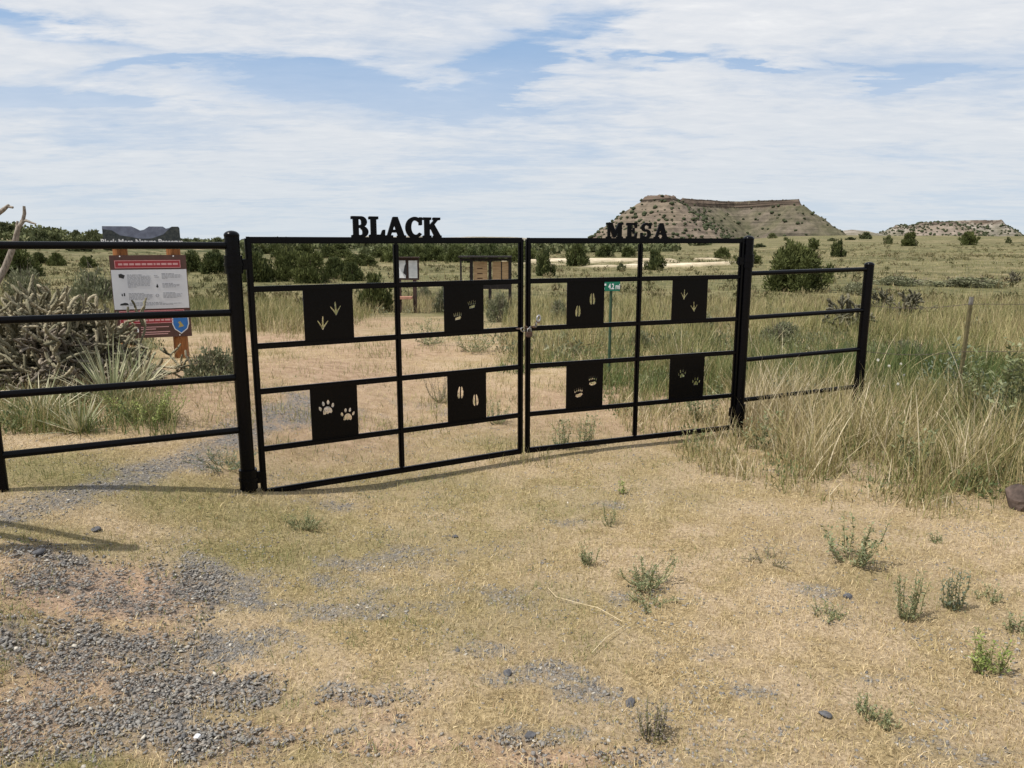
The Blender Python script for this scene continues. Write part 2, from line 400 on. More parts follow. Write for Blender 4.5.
def ground_material():
    m, nt, b = newmat('ground', 0.95, 0.1)
    tc = nt.nodes.new('ShaderNodeTexCoord'); P = tc.outputs['Object']
    def noise(s, d=6, r=.6, dist=0, stretch=None):
        n = N(nt, 'ShaderNodeTexNoise', Scale=s, Detail=float(d), Roughness=r, Distortion=dist)
        if stretch:
            mp = nt.nodes.new('ShaderNodeMapping'); mp.inputs['Scale'].default_value = stretch
            nt.links.new(P, mp.inputs[0]); nt.links.new(mp.outputs[0], n.inputs['Vector'])
        else: nt.links.new(P, n.inputs['Vector'])
        return n.outputs[0]
    def at(n):
        a = nt.nodes.new('ShaderNodeAttribute'); a.attribute_name = n; return a.outputs['Fac']
    fine = noise(60, 8, .7); mid = noise(7, 6, .62); big = noise(.55, 5, .6); litter = noise(38, 5, .8, 1.6)
    straw = ramp(nt, litter, [(0.32, (.085, .062, .032)), (0.45, (.25, .185, .098)), (0.56, (.42, .32, .175)), (0.68, (.62, .49, .30))])
    green = ramp(nt, litter, [(0.30, (.075, .072, .028)), (0.5, (.19, .17, .070)), (0.70, (.36, .32, .16))])
    soil = ramp(nt, fine, [(0.25, (.25, .165, .105)), (0.5, (.43, .295, .20)), (0.75, (.60, .45, .33))])
    pathc = ramp(nt, math_(nt, 'ADD', math_(nt, 'MULTIPLY', fine, .4), math_(nt, 'MULTIPLY', mid, .6)), [(0.32, (.16, .11, .068)), (0.48, (.32, .22, .145)), (0.68, (.46, .34, .24))])
    grav = ramp(nt, fine, [(0.3, (.07, .068, .068)), (0.5, (.17, .16, .152)), (0.7, (.30, .27, .24))])
    pn = noise(2.6, 5, .65, .4); pale = ramp(nt, fine, [(0.30, (.17, .125, .08)), (0.5, (.42, .32, .21)), (0.70, (.66, .53, .37))])
    straw = mix(nt, ramp(nt, pn, [(0.42, 0.0), (0.56, .85)]), straw, pale)
    c = mix(nt, at('green'), straw, green)
    speck = noise(95, 3, .6); c = mix(nt, ramp(nt, speck, [(0.30, .85), (0.40, 0.0)]), c, (.055, .045, .032))  # dark specks: soil bits, plus litter shadows painted into the colour
    c = mix(nt, at('path'), c, pathc)
    c = mix(nt, at('dirt'), c, soil)
    gm = math_(nt, 'MULTIPLY', at('gravel'), ramp(nt, noise(26, 5, .7), [(0.38, 0.25), (0.55, 1.0)]))
    c = mix(nt, gm, c, grav)
    # far meadow: patchwork of cured and green grass, and grey-green shrub bands
    f1 = noise(.16, 7, .66, .3, (.45, 1, 1)); f2 = noise(1.2, 6, .7, .2, (.7, 1.2, 1)); f3 = noise(.035, 4, .6, .2, (.35, 1, 1))
    fm = math_(nt, 'ADD', math_(nt, 'MULTIPLY', f1, .5), math_(nt, 'MULTIPLY', f2, .5))
    meadow = ramp(nt, fm, [(0.38, (.045, .048, .024)), (0.46, (.105, .098, .045)), (0.53, (.175, .15, .078)), (0.62, (.31, .25, .155))])
    meadow = mix(nt, ramp(nt, f3, [(0.42, 0.0), (0.60, .65)]), meadow, ramp(nt, f2, [(0.38, (.06, .066, .030)), (0.62, (.19, .175, .08))]))
    c = mix(nt, at('far'), c, meadow)
    rock = ramp(nt, fm, [(0.35, (.24, .19, .12)), (0.48, (.46, .38, .27)), (0.62, (.68, .60, .46))])
    c = mix(nt, at('bank'), c, rock)
    wood = ramp(nt, noise(.22, 6, .7), [(0.40, (.035, .042, .018)), (0.53, (.07, .078, .032)), (0.60, (.25, .20, .12)), (0.70, (.36, .30, .2))])
    c = mix(nt, at('hillside'), c, wood)
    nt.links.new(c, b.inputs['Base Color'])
    bp = N(nt, 'ShaderNodeBump', Strength=0.9, Distance=0.02)
    h = math_(nt, 'ADD', math_(nt, 'MULTIPLY', litter, .6), math_(nt, 'MULTIPLY', fine, .5)); nt.links.new(h, bp.inputs['Height'])
    nt.links.new(bp.outputs[0], b.inputs['Normal'])
    return m


def build_ground():
    rr = np.concatenate([[0.0], np.geomspace(0.5, 9000, 860)])
    th = np.concatenate([np.linspace(R(-52), R(52), 520), np.linspace(R(52), R(308), 70)[1:-1]])   # from +Y clockwise
    nr, nth = len(rr), len(th)
    RR, TH = np.meshgrid(rr, th, indexing='ij')
    x = RR * np.sin(TH); y = RR * np.cos(TH)
    fx, fy = x.ravel(), y.ravel()
    z = T(fx, fy)
    g, d, p, gr = masks(fx, fy)
    near = fy < 60
    bk = bank(fx, fy)
    z = z - 0.02 * d + 0.35 * bk
    r = np.hypot(fx, fy)
    far = sstep(11, 20, r) * (1 - p * (r < 40))
    az = fx / np.maximum(fy, 1)
    hs = np.where(fy > 0, 1, 0) * (sstep(150, 230, fy) * (1 - sstep(-.30, .02, az)) * .9 + sstep(90, 150, fy) * (1 - sstep(-.05, .1, az)) * .5)
    hs = np.clip(hs, 0, 1)
    idx = np.arange(nr * nth).reshape(nr, nth)
    a = idx[:-1, :]; b = idx[1:, :]
    a2 = np.roll(a, -1, 1); b2 = np.roll(b, -1, 1)
    F = np.stack([a, a2, b2, b], -1).reshape(-1, 4)
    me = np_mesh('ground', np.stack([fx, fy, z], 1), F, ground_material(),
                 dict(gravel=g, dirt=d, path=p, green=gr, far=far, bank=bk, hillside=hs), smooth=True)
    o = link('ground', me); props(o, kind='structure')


build_ground()

# ------------------------------------------------------------------ mesas

def rock_material(name, dark, lightc, strata=1.0, sc=1.0):
    m, nt, b = newmat(name, 0.95, 0.05)
    tc = nt.nodes.new('ShaderNodeTexCoord'); P = tc.outputs['Object']
    sep = nt.nodes.new('ShaderNodeSeparateXYZ'); nt.links.new(P, sep.inputs[0])
    n = N(nt, 'ShaderNodeTexNoise', Scale=.05 * sc, Detail=10.0, Roughness=.72); nt.links.new(P, n.inputs['Vector'])
    mp = nt.nodes.new('ShaderNodeMapping'); mp.inputs['Scale'].default_value = (.008, .008, .30); nt.links.new(P, mp.inputs[0])
    n2 = N(nt, 'ShaderNodeTexNoise', Scale=1.0, Detail=5.0, Roughness=.6, Distortion=.3); nt.links.new(mp.outputs[0], n2.inputs['Vector'])
    n3 = N(nt, 'ShaderNodeTexNoise', Scale=.012 * sc, Detail=4.0, Roughness=.6); nt.links.new(P, n3.inputs['Vector'])
    v = math_(nt, 'ADD', math_(nt, 'MULTIPLY', n.outputs[0], .48), math_(nt, 'MULTIPLY', n2.outputs[0], .52))
    c = ramp(nt, v, [(0.40, dark), (0.50, tuple((a + b_) / 2 for a, b_ in zip(dark, lightc))), (0.59, lightc)])
    green = ramp(nt, n.outputs[0], [(0.3, (.05, .055, .03)), (0.7, (.16, .145, .09))])
    c = mix(nt, ramp(nt, n3.outputs[0], [(0.42, .1), (0.58, .75)]), c, green)
    pa = nt.nodes.new('ShaderNodeAttribute'); pa.attribute_name = 'pale'
    c = mix(nt, math_(nt, 'MULTIPLY', pa.outputs['Fac'], .55), c, ramp(nt, v, [(0.38, (.09, .07, .056)), (0.60, (.27, .21, .165))]))
    a = nt.nodes.new('ShaderNodeAttribute'); a.attribute_name = 'cliff'
    cl = ramp(nt, n2.outputs[0], [(0.42, (.035, .028, .022)), (0.58, (.15, .115, .09))])
    c = mix(nt, a.outputs['Fac'], c, cl)
    nt.links.new(c, b.inputs['Base Color'])
    bp = N(nt, 'ShaderNodeBump', Strength=1.0, Distance=3.0); nt.links.new(n.outputs[0], bp.inputs['Height']); nt.links.new(bp.outputs[0], b.inputs['Normal'])
    return m


def poly_dist(x, y, poly):
    """signed distance outside a polygon (negative inside)"""
    d = np.full(x.shape, 1e9); inside = np.zeros(x.shape, bool); n = len(poly)
    for i in range(n):
        x0, y0 = poly[i]; x1, y1 = poly[(i + 1) % n]
        dx, dy = x1 - x0, y1 - y0; t = np.clip(((x - x0) * dx + (y - y0) * dy) / (dx * dx + dy * dy), 0, 1)
        d = np.minimum(d, np.hypot(x - x0 - t * dx, y - y0 - t * dy))
        c = ((y0 > y) != (y1 > y)) & (x < (x1 - x0) * (y - y0) / (y1 - y0 + 1e-9) + x0); inside ^= c
    return np.where(inside, -d, d)


def mesa(name, x0, x1, y0, y1, step, parts, mat, label, base=0.0, gully=1.0, seed=3):
    xs = np.arange(x0, x1, step); ys = np.arange(y0, y1, step * 1.5)
    X, Y = np.meshgrid(xs, ys, indexing='ij'); x = X.ravel(); y = Y.ravel()
    z = np.full(x.shape, -40.0); cliff = np.zeros_like(x); pale = np.zeros_like(x)
    wob = (fbm(x, y, 45, 4, seed) - .5) * 16 * gully + (fbm(x, y, 12, 3, seed + 9) - .5) * 9 * gully
    for pi_, (poly, top, ch, slope, foot) in enumerate(parts):
        d = poly_dist(x, y, poly) + wob
        top_ = top + (fbm(x, y, 50, 3, seed + 2) - .5) * 3.0
        f = np.clip(d, 0, None)
        tal = top_ - ch - slope * f
        H = top - ch
        k = np.clip(f * slope / H, 0, 3)                     # talus flattens towards the foot
        tal = top_ - ch - H * (1 - np.exp(-k * 1.0)) * 1.0 if foot else top_ - ch - f * slope
        bench = (np.abs((tal / 15.0) % 1.0 - .5) - .25) * 1.0
        tal = tal + bench
        h = np.where(d < 0, top_, np.where(d < 5, top_ - ch * d / 5, tal))
        c = ((d > -1.5) & (d < 9)).astype(float)
        up = h > z; pale = np.where(up, 1.0 if pi_ == 0 else 0.0, pale); z = np.where(up, h, z); cliff = np.where(up, c, cliff)
    z = z + ((fbm(x, y, 22, 4, seed + 5) - .5) * 6 + (np.abs(fbm(x, y * .4, 13, 3, seed + 15) - .5)) * 9) * gully * (z < parts[0][1] - 4)
    z = z + (fbm(x, y, 6, 2, seed + 25) - .5) * 5 * cliff
    nx, ny = X.shape; idx = np.arange(nx * ny).reshape(nx, ny)
    F = np.stack([idx[:-1, :-1], idx[1:, :-1], idx[1:, 1:], idx[:-1, 1:]], -1).reshape(-1, 4)
    me = np_mesh(name, np.stack([x, y, z + base], 1), F, mat, dict(cliff=cliff, pale=pale), smooth=True)
    o = link(name, me); props(o, label, None, None, 'structure')
    return X, Y, (z + base).reshape(X.shape)


def at_far(px, Y): return ray(px, 240)[0] * Y


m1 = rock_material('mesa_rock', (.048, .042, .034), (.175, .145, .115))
Y0 = 1400.0
spur = [(at_far(646, 1330), 1330), (at_far(667, 1300), 1300), (at_far(677, 1400), 1400), (at_far(682, 1560), 1560), (at_far(650, 1520), 1520)]
main = [(at_far(679, 1500), 1500), (at_far(735, 1600), 1620), (at_far(795, 1520), 1520), (at_far(803, 1850), 1900), (at_far(690, 1850), 1900)]
MX, MY, MZ = mesa('mesa', at_far(565, 1300), at_far(885, 1600), 1080, 1900, 2.5,
                  [(spur, 79, 5, .68, False), (main, 85, 10, .65, False)], m1, 'broad flat-topped brown mesa behind the right gate leaf', base=3)
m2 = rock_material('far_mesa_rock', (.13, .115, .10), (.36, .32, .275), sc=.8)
Y2 = 2500.0
fa = [(at_far(915, 2450), 2420), (at_far(945, 2450), 2400), (at_far(952, 2700), 2700), (at_far(912, 2700), 2700)]
fb = [(at_far(948, 2560), 2560), (at_far(965, 2480), 2470), (at_far(998, 2440), 2440), (at_far(1002, 2700), 2800), (at_far(948, 2700), 2800)]
fc = [(at_far(894, 2450), 2450), (at_far(912, 2420), 2400), (at_far(925, 2600), 2600), (at_far(896, 2600), 2600)]
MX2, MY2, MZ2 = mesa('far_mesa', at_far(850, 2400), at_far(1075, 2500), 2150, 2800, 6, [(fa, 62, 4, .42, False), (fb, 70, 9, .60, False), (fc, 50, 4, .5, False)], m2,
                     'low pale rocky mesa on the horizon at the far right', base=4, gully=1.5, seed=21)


# dark junipers dotted over the mesa slopes: clumps of lumpy spheres
def dots(name, X, Y, Z, n, smin, smax, mat, label, zmin, zmax, bias=None, seed=1):
    rg = np.random.default_rng(seed)
    bm = bmesh.new(); bmesh.ops.create_icosphere(bm, subdivisions=1, radius=1)
    tv = np.array([v.co[:] for v in bm.verts]); tf = np.array([[v.index for v in f.verts] for f in bm.faces]); bm.free()
    V = []; F = []; k = 0; tries = 0
    while k < n and tries < n * 60:
        tries += 1
        i = rg.integers(0, X.shape[0] - 1); j = rg.integers(0, X.shape[1] // 2 + X.shape[1] // 4)
        z = Z[i, j]
        if z < zmin or z > zmax: continue
        if bias is not None and rg.random() > bias(X[i, j], Y[i, j], z): continue
        s = rg.uniform(smin, smax) * (1.0 if rg.random() < .8 else 1.4)
        v = tv * (1 + rg.uniform(-.25, .25, (len(tv), 1))) * np.array([s, s, s * .8]) + np.array([X[i, j] + rg.uniform(-2, 2), Y[i, j], z + s * .35])
        F.append(tf + len(tv) * k); V.append(v); k += 1
    me = np_mesh(name, np.concatenate(V), np.concatenate(F), mat)
    o = link(name, me); props(o, label, None, None, 'stuff')


m_dot = simple('juniper_far', (.055, .065, .030), (.032, .040, .018), .9, .3)
dots('mesa_junipers', MX, MY, MZ, 1100, 1.2, 3.4, m_dot, 'dark junipers dotted over the slopes of the big mesa', 5, 80,
     lambda x, y, z: (0.95 if x < at_far(725, 1400) else .18) * (1 if z < 66 else .6), 4)
dots('far_mesa_junipers', MX2, MY2, MZ2, 900, 2.0, 4.2, m_dot, 'dark junipers dotted over the far right mesa', 6, 66, None, 5)


# low pale ridges seen over the trees
def ridge(name, Yc, pxs, pys, mat, label, depth=120, seed=0):
    n = 160; xs = np.linspace(pxs[0], pxs[-1], n); hs = np.interp(xs, pxs, pys)
    V = []; rows = 14
    for i, (px, py) in enumerate(zip(xs, hs)):
        a, b = ray(px, py); z = EYE + b * Yc
        for j in range(rows):
            t = j / (rows - 1); yy = Yc + (t - .5) * 2 * depth
            zz = -3 + (z + 3) * math.cos((t - .5) * math.pi) ** .8 if 0 < t < 1 else -6
            V.append((a * yy if False else a * Yc + (t - .5) * 8, yy, zz))
    V = np.array(V); V[:, 2] += (fbm(V[:, 0], V[:, 1], 30, 4, seed) - .5) * Yc * .004
    idx = np.arange(n * rows).reshape(n, rows)
    F = np.stack([idx[:-1, :-1], idx[1:, :-1], idx[1:, 1:], idx[:-1, 1:]], -1).reshape(-1, 4)
    o = link(name, np_mesh(name, V, F, mat, dict(cliff=np.zeros(len(V))), True)); props(o, label, None, None, 'structure')


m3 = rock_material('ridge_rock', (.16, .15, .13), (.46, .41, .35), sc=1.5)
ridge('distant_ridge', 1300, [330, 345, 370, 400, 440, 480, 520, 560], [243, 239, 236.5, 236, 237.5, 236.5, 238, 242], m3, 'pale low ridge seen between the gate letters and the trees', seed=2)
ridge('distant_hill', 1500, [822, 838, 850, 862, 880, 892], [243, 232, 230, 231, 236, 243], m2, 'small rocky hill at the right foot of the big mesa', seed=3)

# ------------------------------------------------------------------ plant geometry

def blade_strips(px, py, pz, h, w, az, a0, a1, seg):
    """curved blades: returns verts (N*(2seg+1),3), tri faces, per-vertex index of blade"""
    n = len(px); ts = np.linspace(0, 1, seg + 1)
    ang = a0[:, None] + (a1 - a0)[:, None] * ts[None, :]
    dr = np.sin(ang) * (h / seg)[:, None]; dz = np.cos(ang) * (h / seg)[:, None]
    rr = np.concatenate([np.zeros((n, 1)), np.cumsum(dr[:, :-1], 1)], 1); zz = np.concatenate([np.zeros((n, 1)), np.cumsum(dz[:, :-1], 1)], 1)
    cx = px[:, None] + rr * np.cos(az)[:, None]; cy = py[:, None] + rr * np.sin(az)[:, None]; cz = pz[:, None] + zz
    tw = az + np.pi / 2 + RNG.uniform(-.9, .9, n)
    wd = (w[:, None] * np.array([1 - .75 * t for t in ts])[None, :]) * .5
    ox = np.cos(tw)[:, None] * wd; oy = np.sin(tw)[:, None] * wd
    L = np.stack([cx - ox, cy - oy, cz], -1)[:, :-1]; Rr = np.stack([cx + ox, cy + oy, cz], -1)[:, :-1]
    tip = np.stack([cx, cy, cz], -1)[:, -1:]
    V = np.concatenate([np.stack([L, Rr], 2).reshape(n, 2 * seg, 3), tip], 1)
    f = []
    for s in range(seg - 1): a = 2 * s; f += [(a, a + 1, a + 3), (a, a + 3, a + 2)]
    f.append((2 * seg - 2, 2 * seg - 1, 2 * seg)); f = np.array(f)
    k = 2 * seg + 1
    F = (f[None] + (np.arange(n) * k)[:, None, None]).reshape(-1, 3)
    return V.reshape(-1, 3), F, k


def grass(name, x, y, h, w, lean, mat, rnd, seg=3, label='', z=None, curl=.7):
    n = len(x); z = T(x, y) - .005 if z is None else z
    a0 = np.abs(RNG.normal(0, 1, n)) * lean * .6; a1 = a0 + RNG.uniform(.1, 1, n) * curl
    V, F, k = blade_strips(x, y, z, h, w, RNG.uniform(0, 2 * np.pi, n), a0, a1, seg)
    me = np_mesh(name, V, F, mat, dict(rnd=np.repeat(np.clip(rnd, 0, 1), k)))
    o = link(name, me); props(o, label, None, None, 'stuff'); return o


STRAW = (.62, .49, .28); STRAW2 = (.46, .355, .19); OLIVE = (.27, .245, .10); GREENG = (.15, .175, .055); BROWN = (.22, .145, .085); PALE = (.72, .62, .43)
m_lawn = leafmat('dry_lawn', [(.10, .13, .045), (.20, .21, .08), (.31, .27, .115), (.45, .355, .18), (.68, .55, .33), (.34, .23, .13)], transl=.15)
m_tall = leafmat('tall_grass', [(.065, .10, .03), (.12, .15, .048), (.20, .20, .075), (.32, .265, .125), (.46, .375, .21), (.68, .59, .42)], transl=.25)
m_field = leafmat('field_grass', [(.065, .085, .032), (.12, .135, .048), (.205, .20, .078), (.30, .27, .12), (.45, .38, .21), (.21, .155, .09)], transl=.22)


def scatter_frustum(n, y0, y1, spread=.78, power=1.0, pad=.4):
    """points over the fan in view, denser near"""
    t = RNG.random(n); y = y0 * (y1 / y0) ** t if power == 0 else (y0 ** (2 - power) + t * (y1 ** (2 - power) - y0 ** (2 - power))) ** (1 / (2 - power))
    x = RNG.uniform(-1, 1, n) * (spread * y + pad); return x, y


# trampled lawn in front of and just behind the gate
n = 520000
x, y = scatter_frustum(n, 1.7, 11.0, power=1.35)
g, d, p, gr = masks(x, y); tm = tallmask(x, y); cl = fbm(x, y, .10, 2, 90); cl2 = fbm(x, y, .5, 3, 92)
keep = RNG.random(n) < (1 - .93 * g) * (1 - .95 * d) * (1 - .72 * p) * (.35 + 1.1 * cl) * (.6 + .6 * cl2) * (1 - .5 * tm)
x, y, gr, cl2, p = x[keep], y[keep], gr[keep], cl2[keep], p[keep]; n = len(x)
pt = fbm(x, y, .22, 3, 94)[:] if True else 0
rnd = np.clip(.74 - .50 * gr + RNG.normal(0, .15, n) + (cl2 - .5) * .5 + (pt - .5) * .7, 0, .86); rnd = np.where(RNG.random(n) < .05, 1.0, rnd)
hh = RNG.uniform(.010, .036, n) * (1 + .4 * gr) * np.where(RNG.random(n) < .03, 1.9, 1.0)
grass('short_dry_grass', x, y, hh, RNG.uniform(.0011, .0030, n) * (1 + y * .12), 1.75, m_lawn, rnd, 2, 'short trampled dry grass in front of the gate', curl=.9)

# tall stands
def tall(n, y0, y1, hlo, hhi, wf, name, label, power=1.2, extra=None, seg=4, mat=None, gshift=0.0, leanf=.6):
    x, y = scatter_frustum(n, y0, y1, power=power)
    tm = tallmask(x, y); c1 = fbm(x, y, .35, 3, 61); c2 = fbm(x, y, 2.2, 3, 62); bk = bank(x, y) if y1 > 25 else np.zeros(len(x))
    keep = (RNG.random(n) < tm * np.clip((c1 - .30) * 3.0, .06, 1)) & (bk < .3)
    x, y, c1, c2 = x[keep], y[keep], c1[keep], c2[keep]; n = len(x)
    az = x / y
    big = fbm(x, y, 5.0, 3, 63)
    bd = fbm(x * .35, y * (1.0 if y0 < 20 else .8), 1.6 if y0 < 20 else 4.5, 3, 64)
    rnd = np.clip(.46 + RNG.normal(0, .19, n) + (c2 - .5) * .9 + (big - .5) * .6 + (c1 - .5) * .5 + (bd - .5) * 1.0 + (fbm(x, y, .14, 2, 67) - .5) * .5 + gshift, 0, .97)
    h = RNG.uniform(hlo, hhi, n) * (.35 + 1.1 * c1) * (.75 + .5 * bd)
    # shorter towards the path and in front of the left fence
    ln = (x < 0) & (y < 13); h = np.where(ln, h * .52, h); rnd = np.where(ln, np.clip(rnd + .10, 0, .97), rnd)
    mid = (x > 0) & (x < 1.9) & (y > 5.0) & (y < 10); h = np.where(mid, h * .55, h)
    ee = y - np.interp(x, [0.95, 1.35, 1.9, 2.5, 3.2, 4.5], [6.0, 5.05, 4.38, 4.12, 4.2, 4.3]); h = np.where((x > .95) & (y < 6.5), h * np.clip(.35 + ee * 1.1, .3, 1.05), h)
    grass(name, x, y, h, RNG.uniform(.0030, .0062, n) * wf * (1 + y * .055), leanf, mat or m_tall, rnd, seg, label, curl=.9)


tall(95000, 4.0, 9.5, .20, .54, 1.0, 'tall_dry_grass', 'tall dry bunch grass right of the gate and under the cactus', power=1.0, gshift=-.12, leanf=.75)
tall(125000, 9.5, 28, .20, .52, 1.1, 'meadow_grass', 'knee-high yellow-green meadow grass behind the gate', power=1.2, seg=3, mat=m_field, gshift=.02)
tall(42000, 4.0, 9.5, .10, .30, 1.2, 'matted_undergrowth', 'low matted green and brown undergrowth beneath the tall grass', power=1.0, gshift=-.22, leanf=1.4, seg=3)
tall(1500, 4.0, 9.0, .40, .75, 1.2, 'bent_straw_stalks', 'long bent straw stalks standing out of the tall grass', power=1.0, gshift=.35, leanf=.9, seg=5)
tall(60000, 28, 130, .12, .32, 1.5, 'far_meadow_grass', 'far meadow grass running back to the junipers', power=1.55, seg=2, mat=m_field, gshift=-.05)

# living tufts pushing up through the thatch, and dark dead litter
n = 120000
x, y = scatter_frustum(n, 1.7, 9.0, power=1.3); g, d, p, gr = masks(x, y); c = fbm(x, y, .085, 2, 95); c2 = fbm(x, y, .7, 3, 96)
keep = RNG.random(n) < np.clip((c - .60) * 7, 0, 1) * np.clip((c2 - .38) * 4 + gr, 0, 1) * (1 - g)
x, y, gr = x[keep], y[keep], gr[keep]; n = len(x)
grass('green_lawn_tufts', x, y, RNG.uniform(.012, .045, n), RNG.uniform(.0014, .0032, n) * (1 + y * .1), 1.2, m_lawn, np.clip(.12 + RNG.normal(0, .10, n), 0, .4), 2, 'small green tufts coming up through the dry lawn')
n = 90000
x, y = scatter_frustum(n, 1.7, 8.0, power=1.35); g, d, p, gr = masks(x, y); c = fbm(x, y, .13, 3, 97); c2 = fbm(x, y, .9, 3, 98)
keep = RNG.random(n) < np.clip((c - .50) * 5, .03, 1) * np.clip((c2 - .36) * 4, .1, 1) * (1 - .6 * g)
x, y = x[keep], y[keep]; n = len(x)
grass('dark_dead_litter', x, y, RNG.uniform(.006, .022, n), RNG.uniform(.0018, .0042, n), 2.4, leafmat('dead_litter', [(.06, .045, .03), (.11, .085, .06), (.17, .135, .095), (.13, .125, .12)], transl=0, rough=.9), RNG.random(n), 2, 'dark broken plant litter lying in the dry grass')

# fringe of stubble around the path behind the gate
n = 150000
x, y = scatter_frustum(n, 5.0, 24, power=1.1)
g, d, p, gr = masks(x, y); c = fbm(x, y, .55, 3, 71)
keep = (RNG.random(n) < np.clip((c - .44) * 4, .03, 1) * .9)
x, y, c = x[keep], y[keep], c[keep]; n = len(x)
grass('path_stubble', x, y, RNG.uniform(.03, .13, n) * (.5 + c), RNG.uniform(.0025, .005, n) * (1 + y * .05), 1.1, m_field, np.clip(.55 + RNG.normal(0, .2, n), 0, 1), 3, 'patchy stubble on the path behind the gate')

# ------------------------------------------------------------------ gravel

def stones(name, n_try, y0, y1, smin, smax, dens, mat, label, power=1.2, seed=1, flat=.55):
    global RNG
    phi = (1 + 5 ** .5) / 2
    bm = bmesh.new(); bmesh.ops.create_icosphere(bm, subdivisions=1, radius=1)
    tv = np.array([v.co[:] for v in bm.verts]); tf = np.array([[v.index for v in f.verts] for f in bm.faces]); bm.free()
    x, y = scatter_frustum(n_try, y0, y1, power=power)
    keep = RNG.random(n_try) < dens(x, y); x, y = x[keep], y[keep]; n = len(x)
    s = smin * (smax / smin) ** (RNG.random(n) ** 1.6)
    A = RNG.normal(0, 1, (n, 3)); A /= np.linalg.norm(A, axis=1)[:, None]
    k = len(tv)
    V = np.repeat(tv[None], n, 0) * (1 + RNG.uniform(-.15, .15, (n, k, 1)))
    # cut facets: clamp along random directions
    for _ in range(6):
        D = RNG.normal(0, 1, (n, 3)); D /= np.linalg.norm(D, axis=1)[:, None]
        dd = (V * D[:, None]).sum(2); lim = RNG.uniform(.25, .6, n)[:, None]
        V = V - np.maximum(dd - lim, 0)[..., None] * D[:, None]
    V = V * np.stack([np.ones(n), RNG.uniform(.6, 1, n), RNG.uniform(flat * .5, flat * 1.1, n)], 1)[:, None] * s[:, None, None]
    a = RNG.uniform(0, 2 * np.pi, n); ca, sa = np.cos(a)[:, None], np.sin(a)[:, None]
    tx, ty = RNG.normal(0, .25, n)[:, None], RNG.normal(0, .25, n)[:, None]
    X = V[..., 0] * ca - V[..., 1] * sa; Yy = V[..., 0] * sa + V[..., 1] * ca; Z = V[..., 2] + X * tx + Yy * ty
    z = T(x, y)[:, None] + s[:, None] * .02
    V = np.stack([X + x[:, None], Yy + y[:, None], Z + z], -1).reshape(-1, 3)
    F = (tf[None] + (np.arange(n) * k)[:, None, None]).reshape(-1, 3)
    rnd = np.repeat(RNG.random(n) ** 1.15, k)
    o = link(name, np_mesh(name, V, F, mat, dict(rnd=rnd))); props(o, label, None, None, 'stuff')


m_gravel = leafmat('basalt_gravel', [(0.075, 0.073, 0.073), (0.138, 0.134, 0.130), (0.188, 0.183, 0.176), (0.251, 0.238, 0.216), (0.214, 0.201, 0.182), (0.314, 0.287, 0.250), (0.188, 0.146, 0.113), (0.226, 0.207, 0.187), (0.176, 0.165, 0.153), (0.163, 0.152, 0.136), (0.201, 0.183, 0.170), (0.176, 0.171, 0.159), (0.239, 0.220, 0.193), (0.264, 0.244, 0.216), (0.214, 0.201, 0.182), (0.151, 0.146, 0.142), (0.276, 0.244, 0.204), (0.188, 0.183, 0.170), (0.214, 0.201, 0.187), (0.536, 0.490, 0.409)], transl=0, rough=.85, spec=.3)
stones('gravel', 270000, 1.8, 9.5, .0032, .0150, lambda x, y: np.clip(masks(x, y)[0] * 1.1 - .08, 0, 1) * np.where(y > 5, .6, .9), m_gravel, 'dark grey crushed gravel at the lower left and along the fence', power=1.5)
stones('loose_gravel', 80000, 1.8, 7, .003, .012, lambda x, y: .10 + .7 * (fbm(x, y, .5, 3, 44) > .50) * (fbm(x, y, .16, 2, 45) > .48) + .9 * np.clip(masks(x, y)[0] * 2, 0, 1) + .4 * (blobs(x, y, DIRT) > .3), m_gravel, 'loose grey stones strewn through the dry grass', power=1.4)

# ------------------------------------------------------------------ gate and fences
m_black = simple('black_paint', (.0022, .0023, .0038), (.001, .001, .002), .24, 60, .13, bump=.06)
m_letter = m_black
m_steel = simple('galvanised_steel', (.45, .44, .43), (.25, .24, .24), .4, 90, .5, metal=.8)
m_rust = simple('rusty_steel', (.13, .075, .05), (.07, .045, .035), .7, 120, .3, bump=.2)

PA = Vector((-1.5195, 4.26, 0)); PC = Vector((.069, 5.175, 0)); PB = Vector((1.815, 5.88, 0))
RAILZ = [1.565, 1.288, .957, .688, .338, .070]


def frame2(o, a, b):
    """place object o at a with its local X running towards b"""
    d = b - a; o.location = (a.x, a.y, a.z); o.rotation_euler = (0, 0, math.atan2(d.y, d.x)); return d.length


def poly_curve_mesh(name, outer, holes, thick, mat):
    cu = bpy.data.curves.new(name, 'CURVE'); cu.dimensions = '2D'; cu.fill_mode = 'BOTH'; cu.extrude = thick / 2
    for pts in [outer] + holes:
        sp = cu.splines.new('POLY'); sp.points.add(len(pts) - 1)
        for i, p_ in enumerate(pts): sp.points[i].co = (p_[0], p_[1], 0, 1)
        sp.use_cyclic_u = True
    tmp = bpy.data.objects.new(name, cu); COL.objects.link(tmp)
    dg = bpy.context.evaluated_depsgraph_get(); me = bpy.data.meshes.new_from_object(tmp.evaluated_get(dg))
    bpy.data.objects.remove(tmp); bpy.data.curves.remove(cu)
    me.name = name; me.transform(Matrix.Rotation(R(90), 4, 'X'))           # XY drawing -> upright XZ
    me.materials.clear(); me.materials.append(mat); return me


def ell(cx, cy, rx, ry, rot=0, n=12, egg=0.0):
    out = []
    for i in range(n):
        a = 2 * math.pi * i / n; x_ = rx * math.cos(a) * (1 - egg * math.sin(a)); y_ = ry * math.sin(a)
        out.append((cx + x_ * math.cos(rot) - y_ * math.sin(rot), cy + x_ * math.sin(rot) + y_ * math.cos(rot)))
    return out


